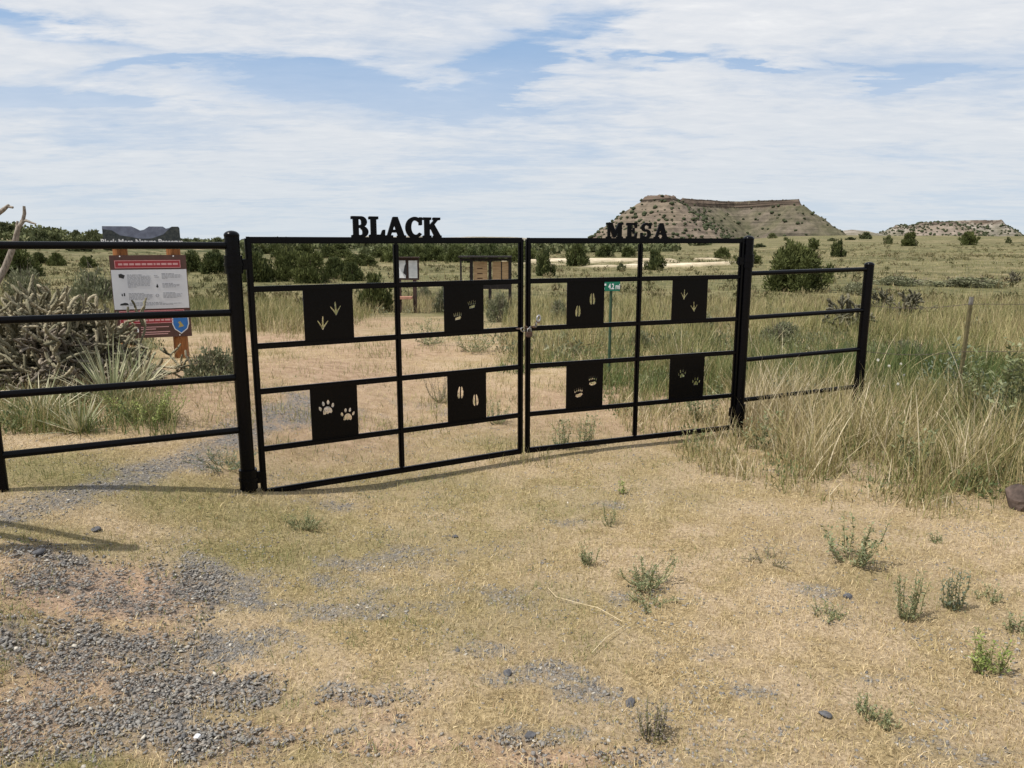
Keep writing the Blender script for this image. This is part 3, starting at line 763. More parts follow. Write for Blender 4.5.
def bar(x0, y0, x1, y1, w0, w1):
    d = Vector((x1 - x0, y1 - y0)).normalized(); nx_, ny_ = -d.y, d.x
    return [(x0 + nx_ * w0, y0 + ny_ * w0), (x0 - nx_ * w0, y0 - ny_ * w0), (x1 - nx_ * w1, y1 - ny_ * w1), (x1 + nx_ * w1, y1 + ny_ * w1)]


def tracks(kind, cx, cy, s, rot=0.0):
    H_ = []
    if kind == 'bird':       # three forward toes and a short heel, pointing down
        pts = [(-.003, -.048), (.003, -.048), (.008, -.036), (.034, .004), (.030, .008), (.006, -.022), (.004, .030), (0, .036), (-.004, .030), (-.006, -.022), (-.030, .008), (-.034, .004), (-.008, -.036)]
        H_.append(pts)
    elif kind == 'hoof':     # two halves
        for sg in (-1, 1):
            H_.append([(sg * .003, -.030), (sg * .003, .028), (sg * .007, .034), (sg * .012, .024), (sg * .0175, .004), (sg * .018, -.018), (sg * .013, -.032), (sg * .006, -.034)])
    elif kind == 'cat':
        H_.append([(-.026, -.030), (-.016, -.034), (-.008, -.028), (0, -.034), (.008, -.028), (.018, -.034), (.026, -.026), (.024, -.010), (.014, .004), (0, .009), (-.014, .004), (-.024, -.012)])
        for (a, b_, r_) in ((-.036, .004, .3), (-.015, .028, .12), (.012, .030, -.12), (.034, .008, -.3)):
            H_.append(ell(a, b_, .0075, .013, r_, 10, .2))
    elif kind == 'dog':
        H_.append([(-.018, -.026), (-.006, -.022), (.006, -.022), (.018, -.026), (.020, -.014), (.010, .002), (0, .008), (-.010, .002), (-.020, -.014)])
        for (a, b_, r_) in ((-.029, .003, .35), (-.011, .023, .1), (.011, .023, -.1), (.029, .003, -.35)):
            H_.append(ell(a, b_, .0065, .012, r_, 10, .2))
        for (a, b_) in ((-.036, .021), (-.013, .043), (.013, .043), (.036, .021)):
            H_.append(ell(a, b_, .002, .004, 0, 6))
    elif kind == 'bear':
        H_.append([(-.026, -.022), (-.014, -.030), (.010, -.030), (.028, -.018), (.027, -.006), (.012, -.004), (-.004, -.008), (-.022, -.008)])
        for i in range(5):
            a = -.026 + i * .013; b_ = .006 + .010 * math.sin((i + .6) / 5 * math.pi)
            H_.append(ell(a, b_, .0046, .0070, -.1 * (i - 2), 8)); H_.append(bar(a * 1.12, b_ + .010, a * 1.2, b_ + .024, .0017, .0006))
    elif kind == 'raccoon':
        H_.append([(-.022, -.028), (.016, -.026), (.024, -.014), (.020, -.006), (0, -.010), (-.020, -.014)])
        for i in range(5):
            a = -.024 + i * .012; H_.append(bar(a, -.004, a * 1.15, .018 + .006 * math.sin(i / 4 * math.pi), .0026, .0018))
    c, s_ = math.cos(rot), math.sin(rot)
    return [[(cx + (p_[0] * c - p_[1] * s_) * s, cy + (p_[0] * s_ + p_[1] * c) * s) for p_ in h] for h in H_]


# --- slab-serif letters, unit cap height 1 (x right, y up); strokes are joined prisms
def arc(cx, cy, rx, ry, a0, a1, w, n=14, w2=None):
    w2 = w if w2 is None else w2; o = []; i_ = []
    for k in range(n + 1):
        t = k / n; a = R(a0 + (a1 - a0) * t); ww = w + (w2 - w) * math.sin(math.pi * t)
        o.append((cx + rx * math.cos(a), cy + ry * math.sin(a))); i_.append((cx + (rx - ww) * math.cos(a), cy + (ry - ww * .8) * math.sin(a)))
    return o + i_[::-1]


def rect(x0, y0, x1, y1): return [(x0, y0), (x1, y0), (x1, y1), (x0, y1)]


LET = {
    'B': (.84, [rect(0, 0, .5, .13), rect(0, .87, .5, 1), rect(.10, .02, .34, .98), rect(.30, .46, .5, .59), arc(.46, .735, .30, .265, -90, 90, .17, w2=.24), arc(.48, .275, .34, .275, -90, 90, .17, w2=.25)]),
    'L': (.80, [rect(0, 0, .74, .15), rect(0, .87, .46, 1), rect(.10, .02, .35, .98), [(.52, .02), (.78, .02), (.80, .38), (.70, .38), (.60, .16)]]),
    'A': (1.02, [rect(-.02, 0, .36, .12), rect(.60, 0, 1.04, .12), [(.06, .05), (.22, .05), (.52, .80), (.46, 1.0), (.40, 1.0)], [(.40, 1.0), (.62, 1.0), (.98, .05), (.68, .05), (.42, .78)], rect(.24, .26, .74, .39)]),
    'C': (.88, [arc(.47, .5, .47, .52, 42, 322, .16, 26, w2=.27), rect(.72, .62, .86, 1.0)]),
    'K': (.98, [rect(0, 0, .44, .12), rect(0, .88, .44, 1), rect(.10, .02, .35, .98), rect(.56, .88, .94, 1), rect(.56, 0, 1.0, .12), [(.32, .36), (.32, .58), (.66, .92), (.86, .92)], [(.40, .56), (.58, .70), (.96, .08), (.66, .06)]]),
    'M': (1.20, [rect(0, 0, .36, .12), rect(0, .88, .30, 1), rect(.12, .02, .26, .98), rect(.76, 0, 1.2, .12), rect(.90, .88, 1.2, 1), rect(.86, .02, 1.10, .98), [(.14, 1), (.40, 1), (.66, .36), (.58, .06), (.52, .06)], [(.90, 1), (1.06, 1), (.64, .06), (.54, .10), (.56, .36)]]),
    'E': (.80, [rect(0, 0, .70, .14), rect(0, .86, .70, 1), rect(.10, .02, .35, .98), rect(.30, .44, .54, .56), rect(.48, .32, .58, .68), [(.56, .02), (.74, .02), (.78, .36), (.68, .36)], [(.56, .98), (.74, .98), (.76, .68), (.66, .68)]]),
    'S': (.76, [arc(.38, .73, .34, .29, 30, 270, .15, 18, w2=.22), arc(.38, .29, .36, .31, -150, 90, .15, 18, w2=.22), rect(.62, .64, .74, 1.0), rect(0, 0, .12, .38)]),
}


def word(txt, x0, z0, hgt, wscale, gap, parent):
    x_ = x0
    for ch in txt:
        adv, strokes = LET[ch]; mb = MB()
        for i, st in enumerate(strokes):
            t_ = .005 + .0004 * i
            mb.prism([(x_ + (px - .022) * hgt * wscale, z0 + (py - .008) * hgt) for px, py in st], -t_, t_)
            mb.prism([(x_ + (px + .022) * hgt * wscale, z0 + (py + .012) * hgt) for px, py in st], -t_ - .0002, t_ + .0002)
        o = mb.done('letter', m_letter, parent); o['label'] = 'black cut steel letter ' + ch
        x_ += (adv * wscale + gap) * hgt
    return x_


def gate_leaf(name, a, b, label, stiles, mids, panels, text, flip=False):
    g = empty(name, (0, 0, 0), label, 'gate', 'two leaves of the black gate'); L = frame2(g, a, b)
    r = .0235
    for s_ in stiles:
        MB().box((s_, 0, (RAILZ[0] + RAILZ[-1]) / 2 + .0), (.036, .036, RAILZ[0] - RAILZ[-1] + .040), bevel=.010).done('stile', m_black, g, smooth=40)
    for s_ in mids:
        MB().box((s_, .001, (RAILZ[0] + RAILZ[-1]) / 2), (.034, .034, RAILZ[0] - RAILZ[-1] - .03), bevel=.009).done('upright', m_black, g, smooth=40)
    for i, z_ in enumerate(RAILZ):
        hh_ = .038 if i in (0, 5) else .034
        MB().box(((stiles[0] + stiles[-1]) / 2, 0, z_), (stiles[-1] - stiles[0] + .004, hh_ - .005, hh_), bevel=.008).done('rail', m_black, g, smooth=40)
    for (x0, x1, zi, kind, spots, desc) in panels:
        zt = RAILZ[zi] - .014; zb = RAILZ[zi + 1] + .014
        holes = []
        for (fx_, fz_, s_, rot) in spots: holes += tracks(kind, x0 + fx_ * (x1 - x0), zb + fz_ * (zt - zb), s_, rot)
        me = poly_curve_mesh('track_panel', [(x0, zb), (x1, zb), (x1, zt), (x0, zt)], holes, .005, m_black)
        o = link('track_panel', me, g); o['label'] = desc
    if text: word(*text, g)
    return g, L


stL = [.024, 1.822]
gateL, LL = gate_leaf('gate_leaf', PA, PC, 'black steel gate leaf carrying the word BLACK, with bird, cat and hoof track panels', stL, [.912],
    [(.318, .622, 1, 'bird', [(.64, .64, 1.0, .05), (.37, .36, 1.0, -.05)], 'black steel panel with two bird tracks cut out'),
     (1.236, 1.530, 1, 'raccoon', [(.70, .58, 1.0, .1), (.34, .34, 1.0, .1)], 'black steel panel with two clawed raccoon tracks cut out'),
     (.330, .626, 3, 'cat', [(.34, .60, 1.15, .15), (.78, .42, 1.05, -.08)], 'black steel panel with two cat paw prints cut out'),
     (1.252, 1.546, 3, 'hoof', [(.33, .62, 1.25, -.04), (.72, .42, 1.2, .06)], 'black steel panel with two hoof prints cut out')],
    ('BLACK', .632, 1.580, .128, .98, .045))
LR = (PB - PC).length
gateR, _ = gate_leaf('gate_leaf', PC, PB, 'black steel gate leaf carrying the word MESA, with hoof, bear and paw track panels', [.046, LR - .024], [.945],
    [(.348, .650, 1, 'hoof', [(.68, .60, 1.25, .04), (.30, .32, 1.2, -.04)], 'black steel panel with two hoof prints cut out'),
     (1.235, 1.556, 1, 'bird', [(.34, .66, .95, -.05), (.63, .34, .95, .08)], 'black steel panel with two bird tracks cut out'),
     (.352, .655, 3, 'bear', [(.72, .60, 1.1, -.05), (.34, .35, 1.1, .12)], 'black steel panel with two bear tracks cut out'),
     (1.240, 1.560, 3, 'dog', [(.36, .60, 1.05, .15), (.78, .38, 1.05, -.08)], 'black steel panel with two dog paw prints cut out')],
    ('MESA', .655, 1.580, .112, 1.0, .28))

# chain and padlock at the meeting stiles
ch = empty('gate_chain', (PC.x + .005, PC.y + .0, .965), 'short steel chain with a padlock tying the two gate leaves', 'chain')
ang = math.atan2((PB - PA).y, (PB - PA).x); ch.rotation_euler = (0, 0, ang)
links = [(-.045, -.035, .0), (-.022, -.048, -.008), (.006, -.052, .004), (.034, -.050, -.004), (.060, -.048, .006), (.086, -.040, .018), (.098, -.040, .036)]
for i, p_ in enumerate(links):
    MB().torus(p_, .013, .0042, Euler((R(90 if i % 2 else 10), R(20 * (i % 3)), R(15 * i))).to_matrix().to_4x4(), (1.45, 1, 1), 14, 6).done('chain_link', m_steel if i % 2 else m_rust, ch, smooth=60)
pl = MB().box((.018, -.068, -.040), (.046, .022, .040), bevel=.006).done('padlock', m_rust, ch, smooth=40)
MB().torus((.018, -.068, -.016), .015, .0042, Euler((R(90), 0, 0)).to_matrix().to_4x4(), (1, 1.2, 1)).done('shackle', m_steel, pl, smooth=60)
MB().torus((.107, -.036, .062), .014, .006, Euler((R(80), R(20), 0)).to_matrix().to_4x4(), (1, 1.5, 1)).done('snap_hook', m_steel, ch, smooth=60)


def post(parent, p, top, r, name='post', sunk=.25, collars=()):
    z0 = Tz(p.x, p.y) - sunk; lp = parent.matrix_basis
    inv = Matrix.Translation(parent.location) @ Euler(parent.rotation_euler).to_matrix().to_4x4(); inv.invert()
    q = inv @ Vector((p.x, p.y, 0))
    o = MB().tube((q.x, q.y, z0), (q.x, q.y, top - r * .5), r, n=20).done(name, m_black, parent, smooth=40)
    MB().ball((q.x, q.y, top - r * .5), r * 1.04, (1, 1, .62), 3).done('cap', m_black, o, smooth=60)
    for (zc, hc, rc, off) in collars:
        MB().tube((q.x, q.y, zc - hc / 2), (q.x, q.y, zc + hc / 2), rc, n=20).tube((q.x, q.y, zc - .008), (q.x, q.y, zc + .008), rc * 1.08, n=20).box((q.x + off, q.y - .004, zc), (abs(off) * 1.5 + .03, .03, hc * .6), bevel=.004).done('hinge_collar', m_black, o, smooth=40)
    return o


PL = Vector((-1.570, 4.225, 0)); EL = Vector((-2.622, 3.636, 0))
fl = empty('fence_panel', (0, 0, 0), 'black pipe fence panel left of the gate, in front of the cactus', 'fence', 'black pipe fence panels'); LF = frame2(fl, PL, EL)
for i, z_ in enumerate((1.535, 1.160, .785, .472)):
    MB().tube((.03, 0, z_), (LF - .0, 0, z_ + (.004 if i == 0 else .012)), .0195, n=16).done('rail', m_black, fl, smooth=60)
post(fl, PL, 1.612, .041, 'gate_post', collars=((1.43, .10, .050, -.05), (.17, .12, .052, -.05)))
post(fl, EL, 1.60, .030, 'end_post')

PR = Vector((PB.x + .035, PB.y + .014, 0)); ER = Vector((3.055, 6.405, 0))
fr_ = empty('fence_panel', (0, 0, 0), 'black pipe fence panel right of the gate, standing in tall grass', 'fence', 'black pipe fence panels'); LFR = frame2(fr_, PR, ER)
for i, z_ in enumerate((1.312, .962, .622, .290)):
    MB().tube((.03, 0, z_), (LFR, 0, z_ + .018), .0185, n=16).done('rail', m_black, fr_, smooth=60)
post(fr_, PR, 1.600, .041, 'gate_post', collars=((1.41, .10, .049, -.045), (.20, .12, .051, -.045)))
post(fr_, ER, 1.385, .040, 'end_post')

# the fence goes on outside the picture on the left; its shadow reaches into the lower left corner
WA = Vector((-2.47, 2.93, 0)); WB = Vector((-3.85, 3.02, 0))
fw = empty('fence_panel', (0, 0, 0), 'black pipe fence panel just outside the left edge, seen by its shadow on the gravel', 'fence', 'black pipe fence panels'); LW = frame2(fw, WA, WB)
for z_ in (1.50, 1.10): MB().tube((.0, 0, z_), (LW, 0, z_), .024, n=12).done('rail', m_black, fw, smooth=60)
post(fw, WA, 1.53, .035, 'end_post'); post(fw, WB, 1.53, .035, 'end_post')

# ------------------------------------------------------------------ signs
m_wood = simple('brown_post_wood', (.36, .15, .05), (.16, .06, .022), .75, 14, .25, .3, stretch=(6, 6, .6))
m_signbrown = simple('sign_brown', (.105, .055, .045), (.09, .047, .04), .6, 12)
m_signwhite = simple('sign_white', (.66, .67, .70), (.60, .61, .65), .45, 5)
m_red = simple('sign_red', (.38, .045, .055), (.33, .04, .05), .5, 10)
m_pink = simple('sign_pale_pink', (.62, .35, .35), (.58, .32, .32), .5, 10)
m_ink = simple('print_grey', (.28, .29, .32), (.24, .25, .28), .6, 10)
m_inkd = simple('print_black', (.03, .03, .035), (.03, .03, .03), .6, 10)
m_blue = simple('shield_blue', (.035, .17, .48), (.03, .14, .42), .5, 20)
m_lett = simple('lettering_white', (.75, .76, .78), (.7, .7, .72), .5, 10)
m_night = simple('printed_dark_land', (.022, .030, .034), (.07, .078, .075), .4, 30)
m_mesaprint = simple('printed_mesa', (.19, .215, .29), (.12, .135, .19), .4, 14)
m_gold = simple('emblem_gold', (.45, .36, .12), (.35, .28, .1), .5, 10)
m_signgreen = simple('sign_green', (.015, .16, .10), (.012, .13, .085), .45, 10)
m_postgreen = simple('green_post', (.035, .075, .04), (.025, .05, .03), .6, 10)


def textmesh(name, s, size, x_, z_, yy, mat, parent, align='LEFT', sx=1.0, bold=0.0):
    cu = bpy.data.curves.new(name, 'FONT'); cu.body = s; cu.size = size; cu.align_x = align; cu.extrude = .0006; cu.offset = bold
    tmp = bpy.data.objects.new(name, cu); COL.objects.link(tmp)
    me = bpy.data.meshes.new_from_object(tmp.evaluated_get(bpy.context.evaluated_depsgraph_get()))
    bpy.data.objects.remove(tmp); bpy.data.curves.remove(cu)
    me.transform(Matrix.Diagonal((sx, 1, 1, 1))); me.transform(Matrix.Rotation(R(90), 4, 'X')); me.transform(Matrix.Translation((x_, yy, z_)))
    me.materials.clear(); me.materials.append(mat); me.name = name
    return link(name, me, parent)


def info_sign():
    gx, gy = G(182, 359); 
    Yd = gy
    a0, _ = ray(113, 290); a1, _ = ray(191, 290)
    sc = Yd / FPX * 1.013
    yaw = R(22); x0 = a0 * (Yd - .2); wdt = (a1 * (Yd + .2) - a0 * (Yd - .2)) / math.cos(yaw)
    base = Tz(x0 + wdt / 2, Yd)
    def zpx(py): return EYE + ray(150, py)[1] * Yd - base
    o = empty('information_sign', (x0, Yd - .2, base), 'brown and white preserve rules sign on two orange wooden posts behind the left fence', 'sign', rz=yaw)
    zt, z_b = zpx(255), zpx(337)
    # posts
    for fx_ in (.13, .84):
        MB().tube((wdt * fx_, .095, -.2), (wdt * fx_, .095, zpx(241)), .088, .080, n=18).done('post', m_wood, o, smooth=40)
    brd = MB().box((wdt / 2, 0, (zt + z_b) / 2), (wdt * 1.02, .012, zt - z_b), bevel=.002).done('board', m_signbrown, o)
    wt, wb_ = zpx(269.4), zpx(308.3)
    wp = MB().box((wdt / 2, -.0085, (wt + wb_) / 2), (wdt * 1.005, .004, wt - wb_)).done('white_panel', m_signwhite, brd)
    # red heading box with a pale frame and rows of print
    def redbox(za, zb_, rows, tag):
        r = MB().box((wdt * .49, -.008, (za + zb_) / 2), (wdt * .88, .003, za - zb_)).done(tag, m_red, brd)
        mb = MB(); w_, h_ = wdt * .88, za - zb_; cz = (za + zb_) / 2; t_ = .006
        for s_ in (-1, 1):
            mb.box((wdt * .49, -.0105, cz + s_ * (h_ / 2 - t_)), (w_ - t_, .002, t_)); mb.box((wdt * .49 + s_ * (w_ / 2 - t_), -.0106, cz), (t_, .002, h_ - t_ * 3.2))
        rr = random.Random(5)
        for k in range(rows):
            xx = wdt * .10; zr = za - (k + 1) * h_ / (rows + 1)
            while xx < wdt * .86:
                ww = rr.uniform(.02, .06); mb.box((xx + ww / 2, -.0104, zr), (ww, .002, h_ / (rows + 1) * .5)); xx += ww + .012
        mb.done('heading_print', m_pink, brd)
    redbox(zpx(260), zpx(268), 1, 'red_heading')
    redbox(zpx(309.8), zpx(323), 3, 'red_footer')
    rr = random.Random(9)
    def para(x0_, x1_, ztop, n_, mat, first=True, step=.0145, hh_=.006):
        mb = MB()
        for k in range(n_):
            xx = x0_; end = x1_ - (rr.uniform(.02, .16) if k == n_ - 1 else rr.uniform(0, .02))
            if k == 0 and first: end = x0_ + (x1_ - x0_) * .62
            while xx < end:
                ww = min(rr.uniform(.012, .045), max(end - xx, .006)); mb.box((xx + ww / 2, -.0113, ztop - k * step), (ww, .0014, hh_ * (1.35 if k == 0 and first else 1))); xx += ww + .007
        mb.done('print', mat, wp)
    H_ = wt - wb_
    para(wdt * .20, wdt * .51, wt - H_ * .13, 11, m_ink); para(wdt * .20, wdt * .52, wt - H_ * .60, 6, m_ink); para(wdt * .20, wdt * .90, wt - H_ * .84, 3, m_ink)
    para(wdt * .66, wdt * .93, wt - H_ * .11, 5, m_ink); para(wdt * .66, wdt * .90, wt - H_ * .36, 4, m_ink); para(wdt * .66, wdt * .92, wt - H_ * .60, 5, m_ink)
    # pictograms: camper, drop, tents, truck, boots
    def pict(mb, mat): mb.done('pictogram', mat, wp)
    px_, pz = wdt * .13, wt - H_ * .16
    pict(MB().prism([(px_ - .03, pz - .015), (px_ + .02, pz - .03), (px_ + .035, pz + .01), (px_ - .005, pz + .03), (px_ - .032, pz + .022)], -.0125, -.011), m_inkd)
    pz = wt - H_ * .63; pict(MB().box((px_ - .012, -.0118, pz), (.012, .0014, .028)), m_inkd); pict(MB().box((px_ + .012, -.0118, pz + .004), (.014, .0014, .036)), m_inkd)
    pz = wt - H_ * .87; pict(MB().prism([(px_ - .045, pz - .012), (px_ + .05, pz - .012), (px_ + .04, pz + .012), (px_ + .01, pz + .02), (px_ - .04, pz + .006)], -.0125, -.011), m_inkd)
    px_ = wdt * .59; pz = wt - H_ * .42; pict(MB().prism([(px_ - .014, pz - .012), (px_, pz - .022), (px_ + .014, pz - .012), (px_ + .006, pz + .012), (px_, pz + .03), (px_ - .006, pz + .012)], -.0125, -.011), m_inkd)
    px_ = wdt * .58; pz = wt - H_ * .15
    pict(MB().box((px_, -.0118, pz), (.04, .0014, .006)), m_ink); pict(MB().box((px_ + .01, -.0119, pz - .02), (.05, .0014, .006)), m_ink); pz = wt - H_ * .66
    pict(MB().torus((px_, -.012, pz), .016, .003, Euler((R(90), 0, 0)).to_matrix().to_4x4()), m_ink)
    # lower print and roundel
    para2 = MB()
    for k, (a_, b_) in enumerate(((.32, .70), (.32, .52), (.32, .71), (.32, .68))):
        para2.box((wdt * (a_ + b_) / 2, -.008, zpx(326.5 + k * 2.0 + (1 if k > 1 else 0))), (wdt * (b_ - a_), .002, .010))
    para2.done('print', m_pink, brd)
    MB().torus((wdt * .235, -.008, zpx(329.5)), .038, .008, Euler((R(90), 0, 0)).to_matrix().to_4x4(), n=24).done('roundel', m_lett, brd)
    # shield
    cx, cz = wdt * .865, zpx(325)
    sh = [(-.5, .52), (0, .60), (.5, .52), (.52, .05), (.40, -.30), (0, -.62), (-.40, -.30), (-.52, .05)]
    k_ = .165
    s1 = MB().prism([(cx + p_[0] * k_ * 1.12, cz + p_[1] * k_ * 1.12) for p_ in sh], -.011, -.006).done('shield', m_lett, brd)
    MB().prism([(cx + p_[0] * k_ * .98, cz + p_[1] * k_ * .98) for p_ in sh], -.0135, -.0111).done('shield_field', m_blue, brd)
    MB().prism([(cx - .03, cz - .035), (cx + .035, cz - .02), (cx + .02, cz + .005), (cx - .005, cz + .045), (cx - .03, cz + .03), (cx - .012, cz)], -.0155, -.0136).done('shield_emblem', m_gold, brd)
    for (bx, bz) in ((.13, zt - .015), (.84, zt - .015), (.84, z_b + .02)): MB().ball((wdt * bx, -.008, bz), .009, (1, .5, 1), 1).done('bolt', m_lett, brd)
    # upper board shaped like the skyline, printed with two mesas and the name
    ztop, zlow = zpx(226.5), zpx(247)
    w0, w1 = -.06 * wdt, .955 * wdt
    hh_ = ztop - zlow
    prof = [(0, 0), (1, 0), (1.0, .93), (.985, 1.0), (.90, 1.0), (.86, .93), (.82, .9), (.78, 1.0), (.60, 1.0), (.53, .84), (.48, .80), (.43, .9), (.37, 1.0), (0, 1.0)]
    pts = [(w0 + a_ * (w1 - w0), zlow + b_ * hh_) for a_, b_ in prof]
    tb = MB().prism(pts, -.006, .006).done('skyline_board', m_mesaprint, o)
    low = [(0, 0), (1, 0), (1, .93), (.985, .995), (.90, .995), (.84, .82), (.78, .62), (.62, .42), (.48, .40), (.34, .50), (.22, .56), (.12, .80), (.02, .85), (0, .9)]
    MB().prism([(w0 + a_ * (w1 - w0), zlow + b_ * hh_) for a_, b_ in low], -.0075, -.0062).done('printed_land', m_night, tb)
    textmesh('name_lettering', 'Black Mesa Nature Preserve', .086, (w0 + w1) / 2, zpx(244.2), -.0085, m_lett, tb, 'CENTER', .90, .0022)


info_sign()


def notice_board():
    gx, gy = G(407, 313); Yd = gy; base = Tz(gx, gy); X = lambda px: ray(px, 280)[0] * Yd - gx
    z = lambda py: EYE + ray(407, py)[1] * Yd - base
    m_dark = simple('dark_stained_wood', (.05, .028, .022), (.03, .018, .015), .7, 10)
    o = empty('notice_board', (gx, gy, base), 'small roofed notice board with two white posters behind the left gate leaf', 'notice board')
    xl, xr = X(396), X(419.3)
    fr = MB(); zt, zb_ = z(258), z(280)
    fr.box(((xl + xr) / 2, 0, (zt + zb_) / 2), (xr - xl, .03, zt - zb_)); fr.done('frame', m_dark, o)
    MB().box(((xl + xr) / 2, -.04, zt + .015), (xr - xl + .05, .22, .035), bevel=.006).done('roof', m_dark, o)
    mpos = simple('poster_white', (.72, .74, .75), (.52, .55, .57), .3, 6, .5)
    for a_, b_ in ((397.5, 406), (409, 417.7)):
        MB().box(((X(a_) + X(b_)) / 2, -.018, (z(260.5) + z(278)) / 2), (X(b_) - X(a_), .004, z(260.5) - z(278))).done('poster', mpos, o)
    MB().prism([(X(403.5), z(273)), (X(407), z(276)), (X(407), z(262)), (X(405), z(266))], -.024, -.021).done('poster_print', m_inkd, o)
    for px in (399, 414.5):
        MB().box((X(px), .03, z(280) / 2 - .1), (.10, .08, z(280) + .2)).done('post', m_dark, o)
    m_sh = simple('weathered_red_wood', (.42, .22, .16), (.30, .15, .10), .8, 14)
    MB().box(((X(397) + X(412.5)) / 2, -.12, z(297.5)), (X(412.5) - X(397), .26, .07), bevel=.006).done('shelf', m_sh, o)


notice_board()


def kiosk():
    gx, gy = G(488, 308); Yd = gy; base = Tz(gx, gy); X = lambda px: ray(px, 280)[0] * Yd - gx
    z = lambda py: EYE + ray(488, py)[1] * Yd - base
    m_dark = simple('dark_kiosk_steel', (.03, .022, .02), (.02, .015, .015), .6, 10)
    m_brd = simple('varnished_boards', (.60, .40, .22), (.36, .22, .11), .6, 6, stretch=(.5, 1, 7))
    o = empty('trailhead_kiosk', (gx, gy, base), 'wooden trailhead kiosk with two board panels in a dark frame behind the gate', 'kiosk')
    for px in (461, 471.5, 490, 510): MB().box((X(px), 0, z(258) / 2 - .1), (.055 if px == 461 else .10, .08, z(258) + .2)).done('post', m_dark, o)
    MB().box(((X(460) + X(511)) / 2, -.05, z(256.7)), (X(511) - X(460) + .06, .55, .05), bevel=.008).done('roof', m_dark, o)
    MB().box(((X(460) + X(511)) / 2, 0, z(259.6)), (X(511) - X(460), .06, .08)).done('beam', m_dark, o)
    for a_, b_ in ((473.5, 487.5), (492.5, 508.5)):
        p_ = MB().box(((X(a_) + X(b_)) / 2, .0, (z(261.5) + z(283)) / 2), (X(b_) - X(a_), .05, z(261.5) - z(283))).done('board_panel', m_brd, o)
        if a_ < 480:
            m_cv = simple('carved_line', (.13, .07, .04), (.10, .05, .03), .8, 10)
            for py in (268.5, 273.5, 278.3): MB().box((X(480), -.028, z(py)), (.17, .006, .035)).done('carved_line', m_cv, p_)
        else: MB().box((X(501.5), -.028, (z(261.5) + z(283)) / 2), (.035, .006, z(261.5) - z(283))).done('batten', m_dark, p_)
    MB().box(((X(472) + X(510)) / 2, 0, z(286.5)), (X(510) - X(472), .07, .16)).done('bottom_beam', m_dark, o)


kiosk()


def trail_sign():
    gx, gy = G(609, 376); Yd = gy; base = Tz(gx, gy); X = lambda px: ray(px, 285)[0] * Yd - gx
    z = lambda py: EYE + ray(609, py)[1] * Yd - base
    o = empty('trail_sign', (gx, gy, base), 'small green trail distance sign on a thin green post, seen through the right gate leaf', 'sign')
    MB().tube((0, .012, -.2), (0, .012, z(282)), .017, n=8).done('post', m_postgreen, o)
    b = MB().box(((X(599.0) + X(620)) / 2, -.012, z(286)), (X(620) - X(599.0), .006, z(281.0) - z(291.0)), bevel=.001).done('plate', m_signgreen, o)
    textmesh('distance_lettering', '4.2 mi', .088, X(608.3), z(288.9), -.0165, m_lett, b, 'LEFT', .62, .002)
    x0, zz = X(602.5), z(286); mb = MB()
    mb.box((x0 + .012, -.0165, z(284.6)), (.060, .002, .022)); mb.box((x0 + .004, -.0166, z(288.7)), (.040, .002, .022)); mb.done('arrow_mark', m_lett, b)


trail_sign()


def t_post():
    gx, gy = 3.98, 6.55; base = Tz(gx, gy)
    a, _ = ray(961, 370); gy = 6.5; gx = a * gy; base = Tz(gx, gy)
    m_t = simple('rusty_green_post', (.15, .125, .06), (.09, .08, .04), .75, 30, .3, .2)
    m_tw = simple('post_whitewash', (.22, .21, .19), (.14, .13, .12), .7, 30)
    o = empty('t_post', (gx, gy, base), 'thin brownish steel T-post with a greyish tip in the tall grass right of the fence', 'fence post')
    zt = EYE + ray(969, 303)[1] * gy - base; zm = EYE + ray(969, 305)[1] * gy - base
    zt = EYE + ray(969, 297)[1] * gy - base; zm = EYE + ray(969, 305)[1] * gy - base
    MB().box((0, 0, (zm - .3) / 2), (.028, .006, zm + .3)).box((0, .016, (zm - .3) / 2), (.006, .030, zm + .3)).done('shaft', m_t, o)
    MB().box((0, 0, (zm + zt) / 2), (.028, .0062, zt - zm)).box((0, .016, (zm + zt) / 2), (.0062, .030, zt - zm)).done('tip', m_tw, o)
    o.rotation_euler = (0, R(1.5), R(10))
    # strands of wire to the end post and on towards the right
    m_w = simple('fence_wire', (.16, .13, .11), (.1, .08, .07), .6, 80, metal=.5)
    for k, (za, zb_) in enumerate(((1.02, 1.02), (.62, .60))):
        p0 = Vector((ER.x, ER.y, za)); p1 = Vector((gx, gy - .01, base + zb_)); p2 = Vector((gx + 3.2, gy + .4, base + zb_ + .05))
        mb = MB(); pts = []
        for A_, B_ in ((p0, p1), (p1, p2)):
            for i in range(9): t = i / 8; q = A_.lerp(B_, t); q.z -= .03 * math.sin(math.pi * t); pts.append(q)
        mb.path(pts, .0022, 5)
        for i in range(1, 40):
            t = i / 40 * (len(pts) - 1); q = pts[int(t)].lerp(pts[min(int(t) + 1, len(pts) - 1)], t - int(t))
            mb.tube(q + Vector((-.004, 0, -.011)), q + Vector((.004, 0, .011)), .0014, n=4)
        w = mb.done('barbed_wire', m_w); props(w, ('upper' if k == 0 else 'lower') + ' strand of barbed wire between the right fence post and the T-post', 'barbed wire', 'barbed wire strands')


t_post()

